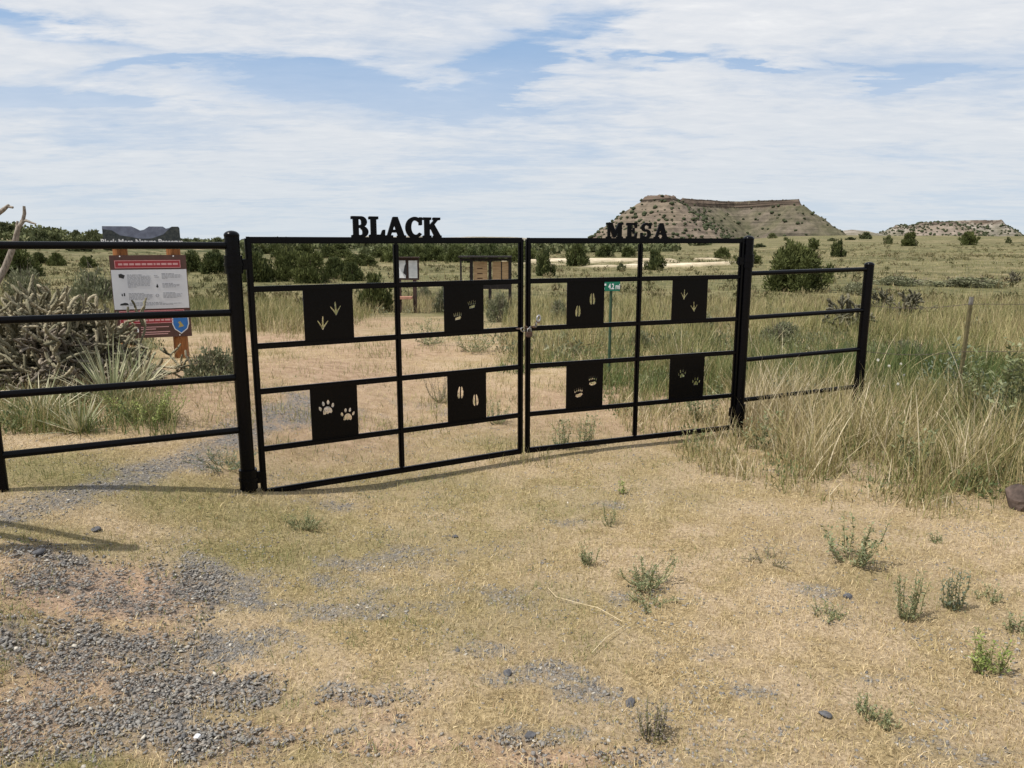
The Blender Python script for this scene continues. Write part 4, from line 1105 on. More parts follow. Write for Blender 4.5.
# ------------------------------------------------------------------ junipers and shrubs
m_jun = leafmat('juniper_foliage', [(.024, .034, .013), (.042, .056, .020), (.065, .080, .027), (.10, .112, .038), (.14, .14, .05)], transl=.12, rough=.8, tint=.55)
m_junfar = leafmat('far_juniper_foliage', [(.040, .050, .024), (.062, .076, .034), (.090, .104, .048), (.13, .14, .068), (.17, .165, .09)], transl=.12, rough=.85, tint=.4)  # paler, greyer juniper foliage with aerial haze put into the colour
m_tree = leafmat('cottonwood_foliage', [(.045, .065, .022), (.07, .09, .032), (.10, .12, .045), (.13, .15, .06)], transl=.2, rough=.7, tint=.5)
m_trunk = simple('juniper_bark', (.15, .115, .085), (.07, .05, .038), .9, 12, .1, .4, stretch=(4, 4, 1))
m_sage = leafmat('sage_foliage', [(.095, .105, .055), (.15, .16, .09), (.22, .225, .135), (.31, .30, .20)], transl=.15, rough=.85)
m_scrubdark = leafmat('scrub_foliage', [(.05, .055, .024), (.085, .085, .036), (.13, .12, .055), (.20, .165, .09), (.16, .12, .075)], transl=.12, rough=.85)
m_forb = leafmat('forb_foliage', [(.08, .11, .045), (.13, .16, .065), (.19, .21, .10), (.27, .27, .15)], transl=.2, rough=.7)
m_deadtwig = leafmat('dead_twigs', [(.08, .065, .055), (.14, .115, .095), (.22, .185, .15), (.33, .28, .22)], transl=0, rough=.9)


def crown_mesh(name, nleaf, ls, mat, seed, lobes=9, cone=.35, squat=1.0, gap=.0):
    """unit crown: radius about 1, height about 1 .. leaf sprays spread through overlapping lobes"""
    rg = np.random.default_rng(seed)
    L = []
    for i in range(lobes):
        a = rg.uniform(0, 2 * np.pi); zz = rg.uniform(.14, .82); rr = rg.uniform(.25, .62) * (1 - cone * zz)
        L.append((rr * np.cos(a), rr * np.sin(a), zz, rg.uniform(.24, .42) * (1 - .3 * zz)))
    L.append((0, 0, .45, .48)); L.append((rg.uniform(-.15, .15), 0, .80, .20)); L.append((rg.uniform(-.1, .1), rg.uniform(-.1, .1), .62, .34))
    for i in range(5):
        a = rg.uniform(0, 2 * np.pi); L.append((.62 * np.cos(a), .62 * np.sin(a), rg.uniform(.12, .3), rg.uniform(.22, .34)))
    L = np.array(L); w = L[:, 3] ** 2; k = rg.choice(len(L), nleaf, p=w / w.sum())
    for i in range(4):
        a = rg.uniform(0, 2 * np.pi); L = np.concatenate([L, [[.78 * np.cos(a), .78 * np.sin(a), rg.uniform(.25, .7), .13]], [[.3 * np.cos(a + 2), .3 * np.sin(a + 2), rg.uniform(.85, 1.0), .10]]])
    w = L[:, 3] ** 2; k = rg.choice(len(L), nleaf, p=w / w.sum())
    D = rg.normal(0, 1, (nleaf, 3)); D /= np.linalg.norm(D, axis=1)[:, None]
    rad = (rg.random(nleaf) ** .35) * rg.uniform(.85, 1.12, nleaf)
    C = L[k, :3] + D * (L[k, 3] * rad)[:, None] * np.array([1, 1, 1.05])
    C[:, 2] = np.maximum(C[:, 2], .02 + rg.random(nleaf) * .05)
    # spray: a pointed triangle pair, mostly pointing up and out
    ax = D * .9 + np.array([0, 0, .8]) + rg.normal(0, .45, (nleaf, 3)); ax /= np.linalg.norm(ax, axis=1)[:, None]
    si = np.cross(ax, rg.normal(0, 1, (nleaf, 3))); si /= np.linalg.norm(si, axis=1)[:, None]
    s = ls * rg.uniform(.6, 1.5, nleaf)
    a = C - ax * s[:, None] * .5; b = C + si * s[:, None] * .30; c = C + ax * s[:, None] * .9; d = C - si * s[:, None] * .30
    V = np.stack([a, b, c, d], 1).reshape(-1, 3); V[:, 2] *= squat
    F = (np.array([[0, 1, 2, 3]])[None] + (np.arange(nleaf) * 4)[:, None, None]).reshape(-1, 4)
    tone = np.clip(.45 + rg.normal(0, .20, nleaf) + (rg.random(len(L))[k] - .5) * .45, 0, 1)
    return np_mesh(name, V, F, mat, dict(rnd=np.repeat(tone, 4)))


def trunk_mesh(name, seed):
    rg = random.Random(seed); mb = MB()
    mb.path([(0, 0, -.08), (.02, 0, .12), (.0, .03, .35), (.03, .0, .62)], [.075, .06, .045, .018], 7)
    for i in range(7):
        a = rg.uniform(0, 6.28); z0 = rg.uniform(.05, .4); l = rg.uniform(.3, .55)
        mb.path([(0, 0, z0), (math.cos(a) * l * .5, math.sin(a) * l * .5, z0 + l * .3), (math.cos(a) * l, math.sin(a) * l, z0 + l * .75)], [.035, .024, .010], 5)
    bm = mb.bm; bmesh.ops.recalc_face_normals(bm, faces=bm.faces)
    me = bpy.data.meshes.new(name); bm.to_mesh(me); bm.free(); me.materials.append(m_trunk); return me


JUN_NEAR = [crown_mesh('juniper_crown', 15000, .055, m_jun, 100 + i, 11, .45) for i in range(2)]
JUN_MID = [crown_mesh('juniper_crown', 4200, .095, m_jun, 110 + i, 9, .35) for i in range(4)]
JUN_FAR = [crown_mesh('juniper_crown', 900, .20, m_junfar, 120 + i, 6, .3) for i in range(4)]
COTT = [crown_mesh('tree_crown', 3600, .11, m_tree, 130 + i, 9, .2) for i in range(3)]
TRK = [trunk_mesh('trunk', 5 + i) for i in range(3)]


def tree_at(name, x_, y_, w_, h_, crown, label, group, cat='juniper', seed=0, sink=.06):
    rg = random.Random(seed * 31 + int(x_ * 7))
    z_ = Tz(x_, y_)
    o = bpy.data.objects.new(name, None); COL.objects.link(o); o.location = (x_, y_, z_); props(o, label, cat, group)
    o.empty_display_size = .2; o.rotation_euler = (0, 0, rg.uniform(0, 6.28)); sq = rg.uniform(.9, 1.12)
    o.scale = (w_ / 1.75 * sq, w_ / 1.75 / sq, h_ / 1.0)
    c = bpy.data.objects.new('crown', crown); COL.objects.link(c); c.parent = o; c.location = (0, 0, -sink)
    t = bpy.data.objects.new('trunk', TRK[seed % 3]); COL.objects.link(t); t.parent = o
    return o


def tree_px(name, pxc, pyb, pxw, pyt, lib, label, group=None, cat='juniper', k=0, Yo=None):
    x_, y_ = G(pxc, pyb)
    if Yo: y_ = Yo; x_ = ray(pxc, pyb)[0] * y_
    w_ = pxw / FPX * y_ * 1.0
    zb = Tz(x_, y_); top = EYE + ray(pxc, pyt)[1] * y_
    return tree_at(name, x_, y_, w_, max(top - zb, .3), lib[k % len(lib)], label, group, cat, k)


GRJ = 'junipers in the field behind the gate'
named = [
    (798, 291, 72, 241, JUN_NEAR, 'large pointed juniper right behind the right-hand fence panel'),
    (655, 270, 25, 249, JUN_MID, 'round dense juniper standing in the pale rock bank under the letters ESA'),
    (577, 266, 24, 243, JUN_MID, 'round juniper at the left end of the pale rock bank'),
    (605, 257, 19, 245, JUN_MID, 'juniper behind the pale bank below the M of MESA'),
    (628, 257, 17, 246, JUN_MID, 'juniper just left of the middle upright of the right gate leaf'),
    (621, 271, 9, 263, JUN_FAR, 'tiny juniper bush on the pale rock bank'),
    (722, 259, 15, 247, JUN_MID, 'small juniper left of the right gate post'),
    (747, 264, 26, 247, JUN_MID, 'juniper partly hidden behind the right gate post'),
    (702, 245.5, 24, 238.5, JUN_FAR, 'flat wide juniper at the foot of the mesa'),
    (759, 247.5, 13, 243.5, JUN_FAR, 'small flat juniper bush on the rise right of the gate post'),
    (838, 257, 15, 240, JUN_MID, 'upright juniper with a grey base on the rise right of the large juniper'),
    (909, 246, 18, 232, JUN_MID, 'dark juniper on the skyline in front of the far mesa, left one of two'),
    (968, 245, 19, 231, JUN_MID, 'dark juniper on the skyline in front of the far mesa, right one of two'),
    (888, 244, 9, 235, JUN_FAR, 'small juniper on the skyline left of the pair before the far mesa'),
    (866, 239, 14, 232, JUN_FAR, 'low juniper in the dip between the two mesas'),
    (772, 238.5, 9, 233, JUN_FAR, 'paired small juniper at the right foot of the mesa'),
    (1008, 243, 6, 237, JUN_FAR, 'very small bush near the right end of the skyline'),
    (375, 312, 38, 271, JUN_MID, 'dark green bush beside the notice board behind the left gate leaf'),
    (545, 276, 22, 250, JUN_MID, 'dark bush directly right of the meeting stiles, left of the pale bank'),
    (12, 277, 52, 246, JUN_MID, 'dark juniper at the left edge behind the dead branch'),
    (40, 264, 17, 252, JUN_MID, 'round juniper in the left field next to the one at the edge'),
    (57, 266, 18, 252, JUN_MID, 'second round juniper in the left field'),
    (89, 268, 18, 256, JUN_MID, 'lone round juniper left of the information sign'),
    (194, 272, 30, 251, JUN_MID, 'juniper just right of the information sign'),
    (216, 274, 30, 252, JUN_MID, 'juniper between the information sign and the left gate post'),
    (258, 282, 32, 250, JUN_MID, 'thick juniper just right of the left gate post'),
    (284, 281, 34, 248, JUN_MID, 'tallest dark juniper of the thicket above the bird track panel'),
    (311, 283, 36, 252, JUN_MID, 'bright green bushy juniper of the thicket above the bird track panel'),
    (336, 279, 26, 256, JUN_MID, 'low juniper at the right end of the thicket'),
    (353, 281, 24, 261, JUN_MID, 'small loose juniper between the thicket and the notice board'),
    (217, 262, 14, 248, JUN_FAR, 'small juniper on the slope behind the left gate post'),
]
for k, (a, b, c_, d_, lib, lab) in enumerate(named):
    tree_px('juniper', a, b, c_, d_, lib, lab, GRJ, 'juniper', k)

ORD = ['first', 'second', 'third', 'fourth', 'fifth', 'sixth', 'seventh', 'eighth', 'ninth', 'tenth', 'eleventh', 'twelfth', 'thirteenth', 'fourteenth', 'fifteenth', 'sixteenth', 'seventeenth', 'eighteenth', 'nineteenth', 'twentieth']
# rows of trees on the flat behind: each one its own thing
rg = random.Random(21); k = 0
for q_, px in enumerate(range(396, 536, 11)):
    p_ = px + rg.uniform(-3, 3); tree_px('cottonwood_tree', p_, 262 + rg.uniform(-1, 1), rg.uniform(17, 26), 242.5 + rg.uniform(-1.5, 5), COTT, ORD[q_] + ' tree from the left in the soft green tree line behind the trailhead kiosk', 'tree line behind the kiosk', 'tree', k); k += 1
for q_, px in enumerate(range(245, 400, 9)):
    p_ = px + rg.uniform(-4, 4); pyb = rg.choice((254, 258, 262, 266)); tree_px('juniper', p_, pyb, rg.uniform(16, 26), pyb - rg.uniform(7, 13), JUN_MID, ORD[q_] + ' juniper from the left on the low rise above the path', 'junipers on the low rise above the path', 'juniper', k); k += 1
for q_, px in enumerate(range(538, 640, 12)):
    p_ = px + rg.uniform(-3, 3); tree_px('juniper', p_, 250.5 + rg.uniform(-1, 2), rg.uniform(12, 20), 242.5 + rg.uniform(-.5, 2), JUN_FAR, ORD[q_] + ' far juniper from the left in the row between the pale bank and the mesa', 'junipers between the pale bank and the mesa', 'juniper', k); k += 1
cnt = 0
while cnt < 80:
    px = rg.uniform(-30, 420); Yd = rg.uniform(150, 420); a_, _ = ray(px, 240); x_ = a_ * Yd
    s_ = rg.uniform(2.2, 4.2); tree_at('juniper', x_, Yd, s_ * 1.25, s_ * .85, JUN_FAR[cnt % 4], 'one of the small dark junipers covering the low hill at the left', 'junipers covering the low hill', 'juniper', cnt); cnt += 1
for q_, (px, py) in enumerate(((668, 239.5), (690, 238.8), (742, 240), (786, 240.5), (813, 240), (832, 241), (850, 240))):
    tree_px('juniper', px, py, rg.uniform(6, 12), py - rg.uniform(2, 4), JUN_FAR, ORD[q_] + ' tiny juniper from the left at the foot of the big mesa', 'junipers at the foot of the mesa', 'juniper', k); k += 1

# sea of scrub that closes the far hill
def woodland(name, n, fn, hlo, hhi, label, seed):
    rg2 = np.random.default_rng(seed); base = 24
    x, y = fn(rg2, n); z = T(x, y); h = rg2.uniform(hlo, hhi, n)
    D = rg2.normal(0, 1, (n, base, 3)); D /= np.linalg.norm(D, axis=2)[..., None]
    C = D * h[:, None, None] * np.array([.75, .75, .5]) * (rg2.random((n, base, 1)) ** .4) + np.stack([x, y, z + h * .45], 1)[:, None]
    s = (h[:, None] * rg2.uniform(.25, .5, (n, base)))
    ax = rg2.normal(0, 1, (n, base, 3)) + np.array([0, 0, .8]); ax /= np.linalg.norm(ax, axis=2)[..., None]
    si = np.cross(ax, rg2.normal(0, 1, (n, base, 3))); si /= np.linalg.norm(si, axis=2)[..., None]
    V = np.stack([C - ax * s[..., None] * .5, C + si * s[..., None] * .5, C + ax * s[..., None] * .6, C - si * s[..., None] * .5], 2).reshape(-1, 3)
    F = np.arange(n * base * 4).reshape(-1, 4)
    o = link(name, np_mesh(name, V, F, m_junfar, dict(rnd=np.repeat(np.clip(rg2.normal(.45, .25, n * base), 0, 1), 4)))); props(o, label, None, None, 'stuff')


woodland('hillside_woodland', 950, lambda r, n: ((lambda y: (r.uniform(-.80, -.12, n) * y, y))(r.uniform(200, 560, n))), 1.6, 3.2, 'continuous juniper woodland on the far low hill', 3)
woodland('valley_scrub', 500, lambda r, n: ((lambda y: (r.uniform(-.20, .22, n) * y, y))(r.uniform(130, 300, n))), 1.2, 2.2, 'far scrub between the tree line and the mesa', 4)


def field_pts(r, n, y0, y1, wide=.8, p=1.3):
    t = r.random(n); y = (y0 ** (2 - p) + t * (y1 ** (2 - p) - y0 ** (2 - p))) ** (1 / (2 - p)); x = r.uniform(-wide, wide, n) * y
    m = tallmask(x, y) * (bank(x, y) < .4) * np.clip((fbm(x * .35, y, 3.5, 3, 83) - .42) * 6, .12, 1)
    k = r.random(n) < m
    return x[k], y[k]


def scrub(name, n, y0, y1, hlo, hhi, mat, label, seed, base=26, leaf=.22):
    rg2 = np.random.default_rng(seed); x, y = field_pts(rg2, n, y0, y1); n = len(x); z = T(x, y); h = rg2.uniform(hlo, hhi, n)
    D = rg2.normal(0, 1, (n, base, 3)); D /= np.linalg.norm(D, axis=2)[..., None]; D[..., 2] = np.abs(D[..., 2])
    C = D * h[:, None, None] * np.array([.9, .9, .75]) * (rg2.random((n, base, 1)) ** .5) + np.stack([x, y, z + h * .1], 1)[:, None]
    s = (h[:, None] * rg2.uniform(leaf * .6, leaf * 1.3, (n, base)))
    ax = rg2.normal(0, .6, (n, base, 3)) + np.array([0, 0, 1.0]) + D * .5; ax /= np.linalg.norm(ax, axis=2)[..., None]
    si = np.cross(ax, rg2.normal(0, 1, (n, base, 3))); si /= np.linalg.norm(si, axis=2)[..., None]
    V = np.stack([C - ax * s[..., None] * .6, C + si * s[..., None] * .28, C + ax * s[..., None] * .8, C - si * s[..., None] * .28], 2).reshape(-1, 3)
    F = np.arange(n * base * 4).reshape(-1, 4); tone = np.repeat(rg2.random(n), base) * .6 + rg2.random(n * base) * .4
    o = link(name, np_mesh(name, V, F, mat, dict(rnd=np.repeat(tone, 4)))); props(o, label, None, None, 'stuff')


scrub('far_scrub', 5200, 24, 170, .22, .5, m_scrubdark, 'low dark olive scrub and tussocks dotted through the far meadow', 61, 22, .34)
scrub('meadow_scrub', 1500, 9.5, 30, .10, .30, m_sage, 'small grey-green forbs mixed into the meadow grass', 62, 60, .18)
scrub('green_forbs', 1700, 4.4, 13, .08, .24, m_forb, 'low green and grey leafy forbs growing through the tall grass', 63, 90, .12)
scrub('path_litter_plants', 700, 9.5, 45, .10, .28, m_scrubdark, 'dark seed-head plants in the meadow grass', 64, 40, .16)

# ---- scattered meadow shrubs
def sage_mesh(seed, n=2600, ls=.075, mat=None):
    return crown_mesh('foliage', n, ls, mat or m_sage, seed, 8, .1, .8)


def twig_mesh(seed, n=26, r=.012):
    rg = random.Random(seed); mb = MB()
    for i in range(n):
        a = rg.uniform(0, 6.28); l = rg.uniform(.5, .95); el = rg.uniform(.4, 1.3)
        d = Vector((math.cos(a) * math.cos(el), math.sin(a) * math.cos(el), math.sin(el))); p = Vector((d.x * .1, d.y * .1, -.03)); pts = [p]
        for j in range(5):
            d = (d + Vector((rg.uniform(-.35, .35), rg.uniform(-.35, .35), rg.uniform(-.15, .25)))).normalized(); p = p + d * l / 5; pts.append(p)
            if j > 1:
                q = p.copy(); e = (d + Vector((rg.uniform(-1, 1), rg.uniform(-1, 1), rg.uniform(-.3, .8)))).normalized(); mb.path([q, q + e * .1, q + e * .2 + Vector((0, 0, .03))], [r * .5, r * .4, r * .2], 4, False)
        mb.path(pts, [r, r * .8, r * .7, r * .55, r * .4, r * .25], 5, False)
    bm = mb.bm; bmesh.ops.recalc_face_normals(bm, faces=bm.faces); me = bpy.data.meshes.new('stems'); bm.to_mesh(me); bm.free()
    a = me.attributes.new('rnd', 'FLOAT', 'POINT'); a.data.foreach_set('value', np.random.default_rng(seed).random(len(me.vertices)).astype(np.float32) * .8)
    me.materials.append(m_deadtwig); return me


SAGE = [sage_mesh(200 + i) for i in range(3)]; TWIG = [twig_mesh(210 + i) for i in range(3)]
sages = [(214, 380, 56, 346, 'grey-green sagebrush between the information sign and the left gate post'), (906, 366, 48, 341, 'low grey-green shrub right of the right fence end post'),
         (30, 300, 44, 268, 'grey bushy yucca clump in the field above the cactus'), (98, 310, 62, 268, 'round grey-green shrub behind the cactus at the left of the sign'),
         (445, 312, 26, 286, 'grey-green sagebrush left of the raccoon track panel'), (500, 322, 28, 292, 'grey leafy shrub under the trailhead kiosk'),
         (425, 302, 20, 284, 'small sage beside the notice board shelf'), (560, 322, 26, 300, 'sage clump right of the meeting stiles'), (700, 330, 30, 312, 'low sage patch behind the upper bird track panel'),
         (640, 350, 24, 330, 'low sage patch beside the trail sign post'), (780, 345, 40, 322, 'sage clump behind the right fence panel'), (860, 295, 36, 282, 'dark olive scrub patch on the rise, nearest'),
         (900, 285, 60, 276, 'long olive scrub band on the rise'), (970, 287, 70, 277, 'olive scrub band at the right edge'), (690, 385, 44, 352, 'green leafy clump behind the lower right paw panel'),
         (455, 450, 0, 0, '')]
for k, (a, b, c_, d_, lab) in enumerate(sages):
    if not c_: continue
    x_, y_ = G(a, b); w_ = c_ / FPX * y_; h_ = max(EYE + ray(a, d_)[1] * y_ - Tz(x_, y_), .12)
    o = empty('sagebrush', (x_, y_, Tz(x_, y_)), lab, 'shrub', 'sagebrush in the meadow', rz=k * 1.3); o.scale = (w_ / 1.75, w_ / 1.75, h_ / .8)
    link('foliage', SAGE[k % 3], o, (0, 0, -.04)); link('stems', TWIG[k % 3], o)

# ---- cholla cacti
m_cholla = leafmat('cholla_skin', [(.075, .072, .045), (.135, .125, .08), (.21, .19, .125), (.31, .27, .185), (.44, .38, .27)], transl=0, rough=.85)
m_cholladark = leafmat('cholla_far_skin', [(.05, .05, .032), (.09, .088, .058), (.14, .13, .09), (.20, .18, .13)], transl=0, rough=.9)
m_chollad = leafmat('cholla_dead_joints', [(.065, .055, .042), (.13, .11, .085), (.22, .185, .145), (.33, .28, .22)], transl=0, rough=.9)


def cholla_mesh(seed, ntrunk, reach, dead=False, bumps=True, droop=.5, rad=.018, spread=1.0, gen=6):
    """jointed cylindrical stems with rows of tubercles, forking"""
    rg = random.Random(seed); stems = []
    def grow(p, d, depth, r):
        L = rg.uniform(.055, .115) * reach; n = 3; pts = [p.copy()]
        for i in range(n):
            d = (d + Vector((rg.uniform(-.42, .42), rg.uniform(-.42, .42), rg.uniform(-.30, .30) - (.10 * droop if depth > 2 else -.05)))).normalized()
            p = p + d * L / n; pts.append(p.copy())
        stems.append((pts, r))
        if depth <= 0: return
        for k in range(rg.choice((1, 2, 2, 3))):
            e = (d + Vector((rg.uniform(-1, 1), rg.uniform(-1, 1), rg.uniform(-.7, .7))) * 1.05).normalized()
            grow(p, e, depth - 1, r * .93)
    for t in range(ntrunk):
        a = rg.uniform(0, 6.28); q = Vector((math.cos(a) * rg.uniform(0, .5) * spread, math.sin(a) * rg.uniform(0, .25), -.04))
        grow(q, Vector((math.cos(a) * .8 * spread, math.sin(a) * .5, 1)).normalized(), gen, rad * rg.uniform(.8, 1.25))
    V = []; F = []; A = []; off = 0; nr = 8
    for pts, r in stems:
        dense = []
        for i in range(len(pts) - 1):
            for s in range(3): dense.append(pts[i].lerp(pts[i + 1], s / 3))
        dense.append(pts[-1]); n = len(dense); tone = rg.random()
        for i, p in enumerate(dense):
            t = (dense[min(i + 1, n - 1)] - dense[max(i - 1, 0)]).normalized(); x_ = t.orthogonal().normalized(); y_ = t.cross(x_)
            for k in range(nr):
                ph = 2 * math.pi * k / nr; b = 1 + (.50 if (k + i) % 2 else -.25) * (1 if bumps else .3)
                rr = r * b * (1 if 0 < i < n - 1 else .55); v = p + (x_ * math.cos(ph) + y_ * math.sin(ph)) * rr
                V.append(v[:]); A.append(min(1, max(0, tone * .7 + (.3 if (k + i) % 2 else 0) + rg.uniform(-.1, .1))))
        for i in range(n - 1):
            for k in range(nr):
                F.append((off + i * nr + k, off + i * nr + (k + 1) % nr, off + (i + 1) * nr + (k + 1) % nr, off + (i + 1) * nr + k))
        off += n * nr
    # short spines standing off the joints
    sv = []; sf = []; sa = []
    allv = np.array(V); idx = np.random.default_rng(seed).choice(len(allv), min(len(allv), 16000), replace=False)
    rg2 = np.random.default_rng(seed + 1); dd = rg2.normal(0, 1, (len(idx), 3)); dd /= np.linalg.norm(dd, axis=1)[:, None]
    c = allv[idx]; tip = c + dd * .013; w = np.cross(dd, rg2.normal(0, 1, dd.shape)); w = w / np.linalg.norm(w, axis=1)[:, None] * .0011
    tri = np.stack([c - w, c + w, tip], 1).reshape(-1, 3)
    F4 = np.array(F); T3 = np.arange(len(tri)).reshape(-1, 3) + len(allv); T4 = np.concatenate([T3, T3[:, 2:3]], 1)
    return np.array(V), F4, np.array(A), tri


def cholla_obj(name, data, mat, parent):
    V, F4, A, tri = data
    me = np_mesh(name, V, F4, mat, dict(rnd=A)); link(name, me, parent)
    ms = np_mesh('spines', tri, np.arange(len(tri)).reshape(-1, 3), mat, dict(rnd=np.full(len(tri), .95))); link('spines', ms, parent)


def big_cholla(px, py, seeds, label, s=1.0, Y=None):
    x_, y_ = G(px, py) if Y is None else (ray(px, 300)[0] * Y, Y)
    o = empty('cholla_cactus', (x_, y_, Tz(x_, y_)), label, 'cactus', 'cholla cacti'); o.scale = (s, s, s)
    cholla_obj('stems', cholla_mesh(seeds, 22, 1.75, spread=1.05, rad=.0145), m_cholla, o)
    V, F4, A, tri = cholla_mesh(seeds + 50, 13, 1.6, dead=True, droop=1.6, rad=.012, spread=1.1)
    V = V * np.array([1, 1, .75]); cholla_obj('dead_stems', (V, F4, A, tri * np.array([1, 1, .75])), m_chollad, o)
    return o


big_cholla(54, 0, 301, 'big tangled tree cholla cactus behind the left fence, in front of the sign', .86, Y=6.6)
big_cholla(10, 0, 311, 'tangled cholla cactus cut by the left edge of the picture', 1.08, Y=6.5)
CH = []
for k in range(2):
    V, F4, A, tri = cholla_mesh(330 + k, 5, 1.4, rad=.020, spread=.6, gen=4); CH.append((np_mesh('stems', V, F4, m_cholladark, dict(rnd=A)), float(V[:, 2].max())))
for k, (a, b, d_, lab) in enumerate(((880, 312, 287, 'small dark cholla just right of the fence end post'), (913, 318, 289, 'larger dark cholla right of the fence end post'), (1014, 283, 270, 'far cholla at the right edge of the field'),
                                     (835, 330, 293, 'grey dead cholla tangle behind the right fence panel'), (960, 300, 0, ''))):
    if not d_: continue
    x_, y_ = G(a, b); h_ = EYE + ray(a, d_)[1] * y_ - Tz(x_, y_); me, zt = CH[k % 2]
    o = empty('cholla_cactus', (x_, y_, Tz(x_, y_)), lab, 'cactus', 'small cholla cacti', rz=k * 2.1); s = h_ / zt; o.scale = (s * .9, s * .9, s); link('stems', me, o)

# ---- dead tree limb at the left edge
m_dead = simple('grey_dead_wood', (.36, .32, .27), (.16, .13, .11), .9, 18, .1, .6, stretch=(3, 3, 1))
Yb = 7.4; P_ = lambda px, py, dy=0.0: Vector((ray(px, py)[0] * (Yb + dy), Yb + dy, EYE + ray(px, py)[1] * (Yb + dy)))
base_p = P_(-30, 330)
dt = empty('dead_tree', (base_p.x, base_p.y, Tz(base_p.x, base_p.y)), 'bare grey dead limb reaching above the fence at the left edge', 'dead tree')
off = Vector(dt.location)
L_ = lambda *a: P_(*a) - off
MB().path([Vector((0, 0, -.1)), L_(-18, 310), L_(-4, 283), L_(5, 268), L_(12, 250), L_(16, 238), L_(18, 228), L_(23, 221), L_(24.5, 213), L_(24, 206)],
          [.05, .045, .036, .032, .028, .026, .023, .019, .016, .012], 9).done('limb', m_dead, dt, smooth=60)
MB().path([L_(21, 221.5), L_(26, 220.5), L_(31, 222.5), L_(36, 224)], [.018, .014, .011, .007], 7).done('branch', m_dead, dt, smooth=60)
MB().path([L_(18, 229), L_(17, 224), L_(17.5, 221)], [.018, .014, .009], 7).done('branch', m_dead, dt, smooth=60)
MB().path([L_(-22, 225), L_(-6, 216), L_(3, 210), L_(9, 205)], [.030, .026, .021, .013], 8).path([L_(4, 209), L_(8, 206.5), L_(13, 207.5)], [.016, .013, .012], 7).path([Vector((0, 0, .2)), L_(-34, 260), L_(-22, 225)], [.04, .035, .03], 8).done('branch', m_dead, dt, smooth=60)

# ---- yuccas: rosettes of stiff narrow leaves
m_yucca = leafmat('yucca_leaf', [(.15, .18, .09), (.24, .26, .14), (.36, .36, .22), (.50, .47, .32), (.58, .53, .38)], transl=.15, rough=.6)


def yucca(px, py, s, label, seed, n=110):
    global RNG
    x_, y_ = G(px, py); z_ = Tz(x_, y_); o = empty('yucca', (x_, y_, z_), label, 'yucca', 'spiky yuccas by the left fence'); rg2 = np.random.default_rng(seed)
    a0 = rg2.uniform(.05, 1.35, n); az = rg2.uniform(0, 2 * np.pi, n); h = rg2.uniform(.6, 1.0, n) * s
    V, F, k = blade_strips(np.cos(az) * .03, np.sin(az) * .03, np.zeros(n), h, rg2.uniform(.011, .018, n), az, a0, a0 + rg2.uniform(.0, .35, n), 4)
    link('leaves', np_mesh('leaves', V, F, m_yucca, dict(rnd=np.repeat(rg2.random(n), k))), o)


yucca(112, 402, .62, 'spiky yucca rosette with pale leaves leaning right below the information sign', 1)
yucca(138, 392, .50, 'smaller yucca rosette right under the information sign', 2, 80)
yucca(40, 420, .40, 'yucca rosette half buried in dead grass below the cactus', 3, 70)
yucca(28, 300, .8, 'upright yucca in the left field above the cactus', 4, 120)
yucca(80, 432, .3, 'small yucca rosette in front of the cactus, low behind the left fence', 6, 60)

# ---- leafy weeds
m_weed = leafmat('weed_leaf', [(.085, .11, .05), (.14, .165, .08), (.20, .22, .11), (.28, .29, .17)], transl=.2, rough=.6)
m_weedblue = leafmat('bluish_weed_leaf', [(.075, .10, .062), (.11, .14, .09), (.15, .18, .12), (.20, .23, .16)], transl=.2, rough=.6)
m_weedbright = leafmat('bright_weed_leaf', [(.12, .165, .04), (.19, .24, .06), (.27, .31, .09), (.34, .36, .14)], transl=.25, rough=.6)
m_stem = simple('weed_stem', (.26, .25, .12), (.16, .15, .07), .8, 30)


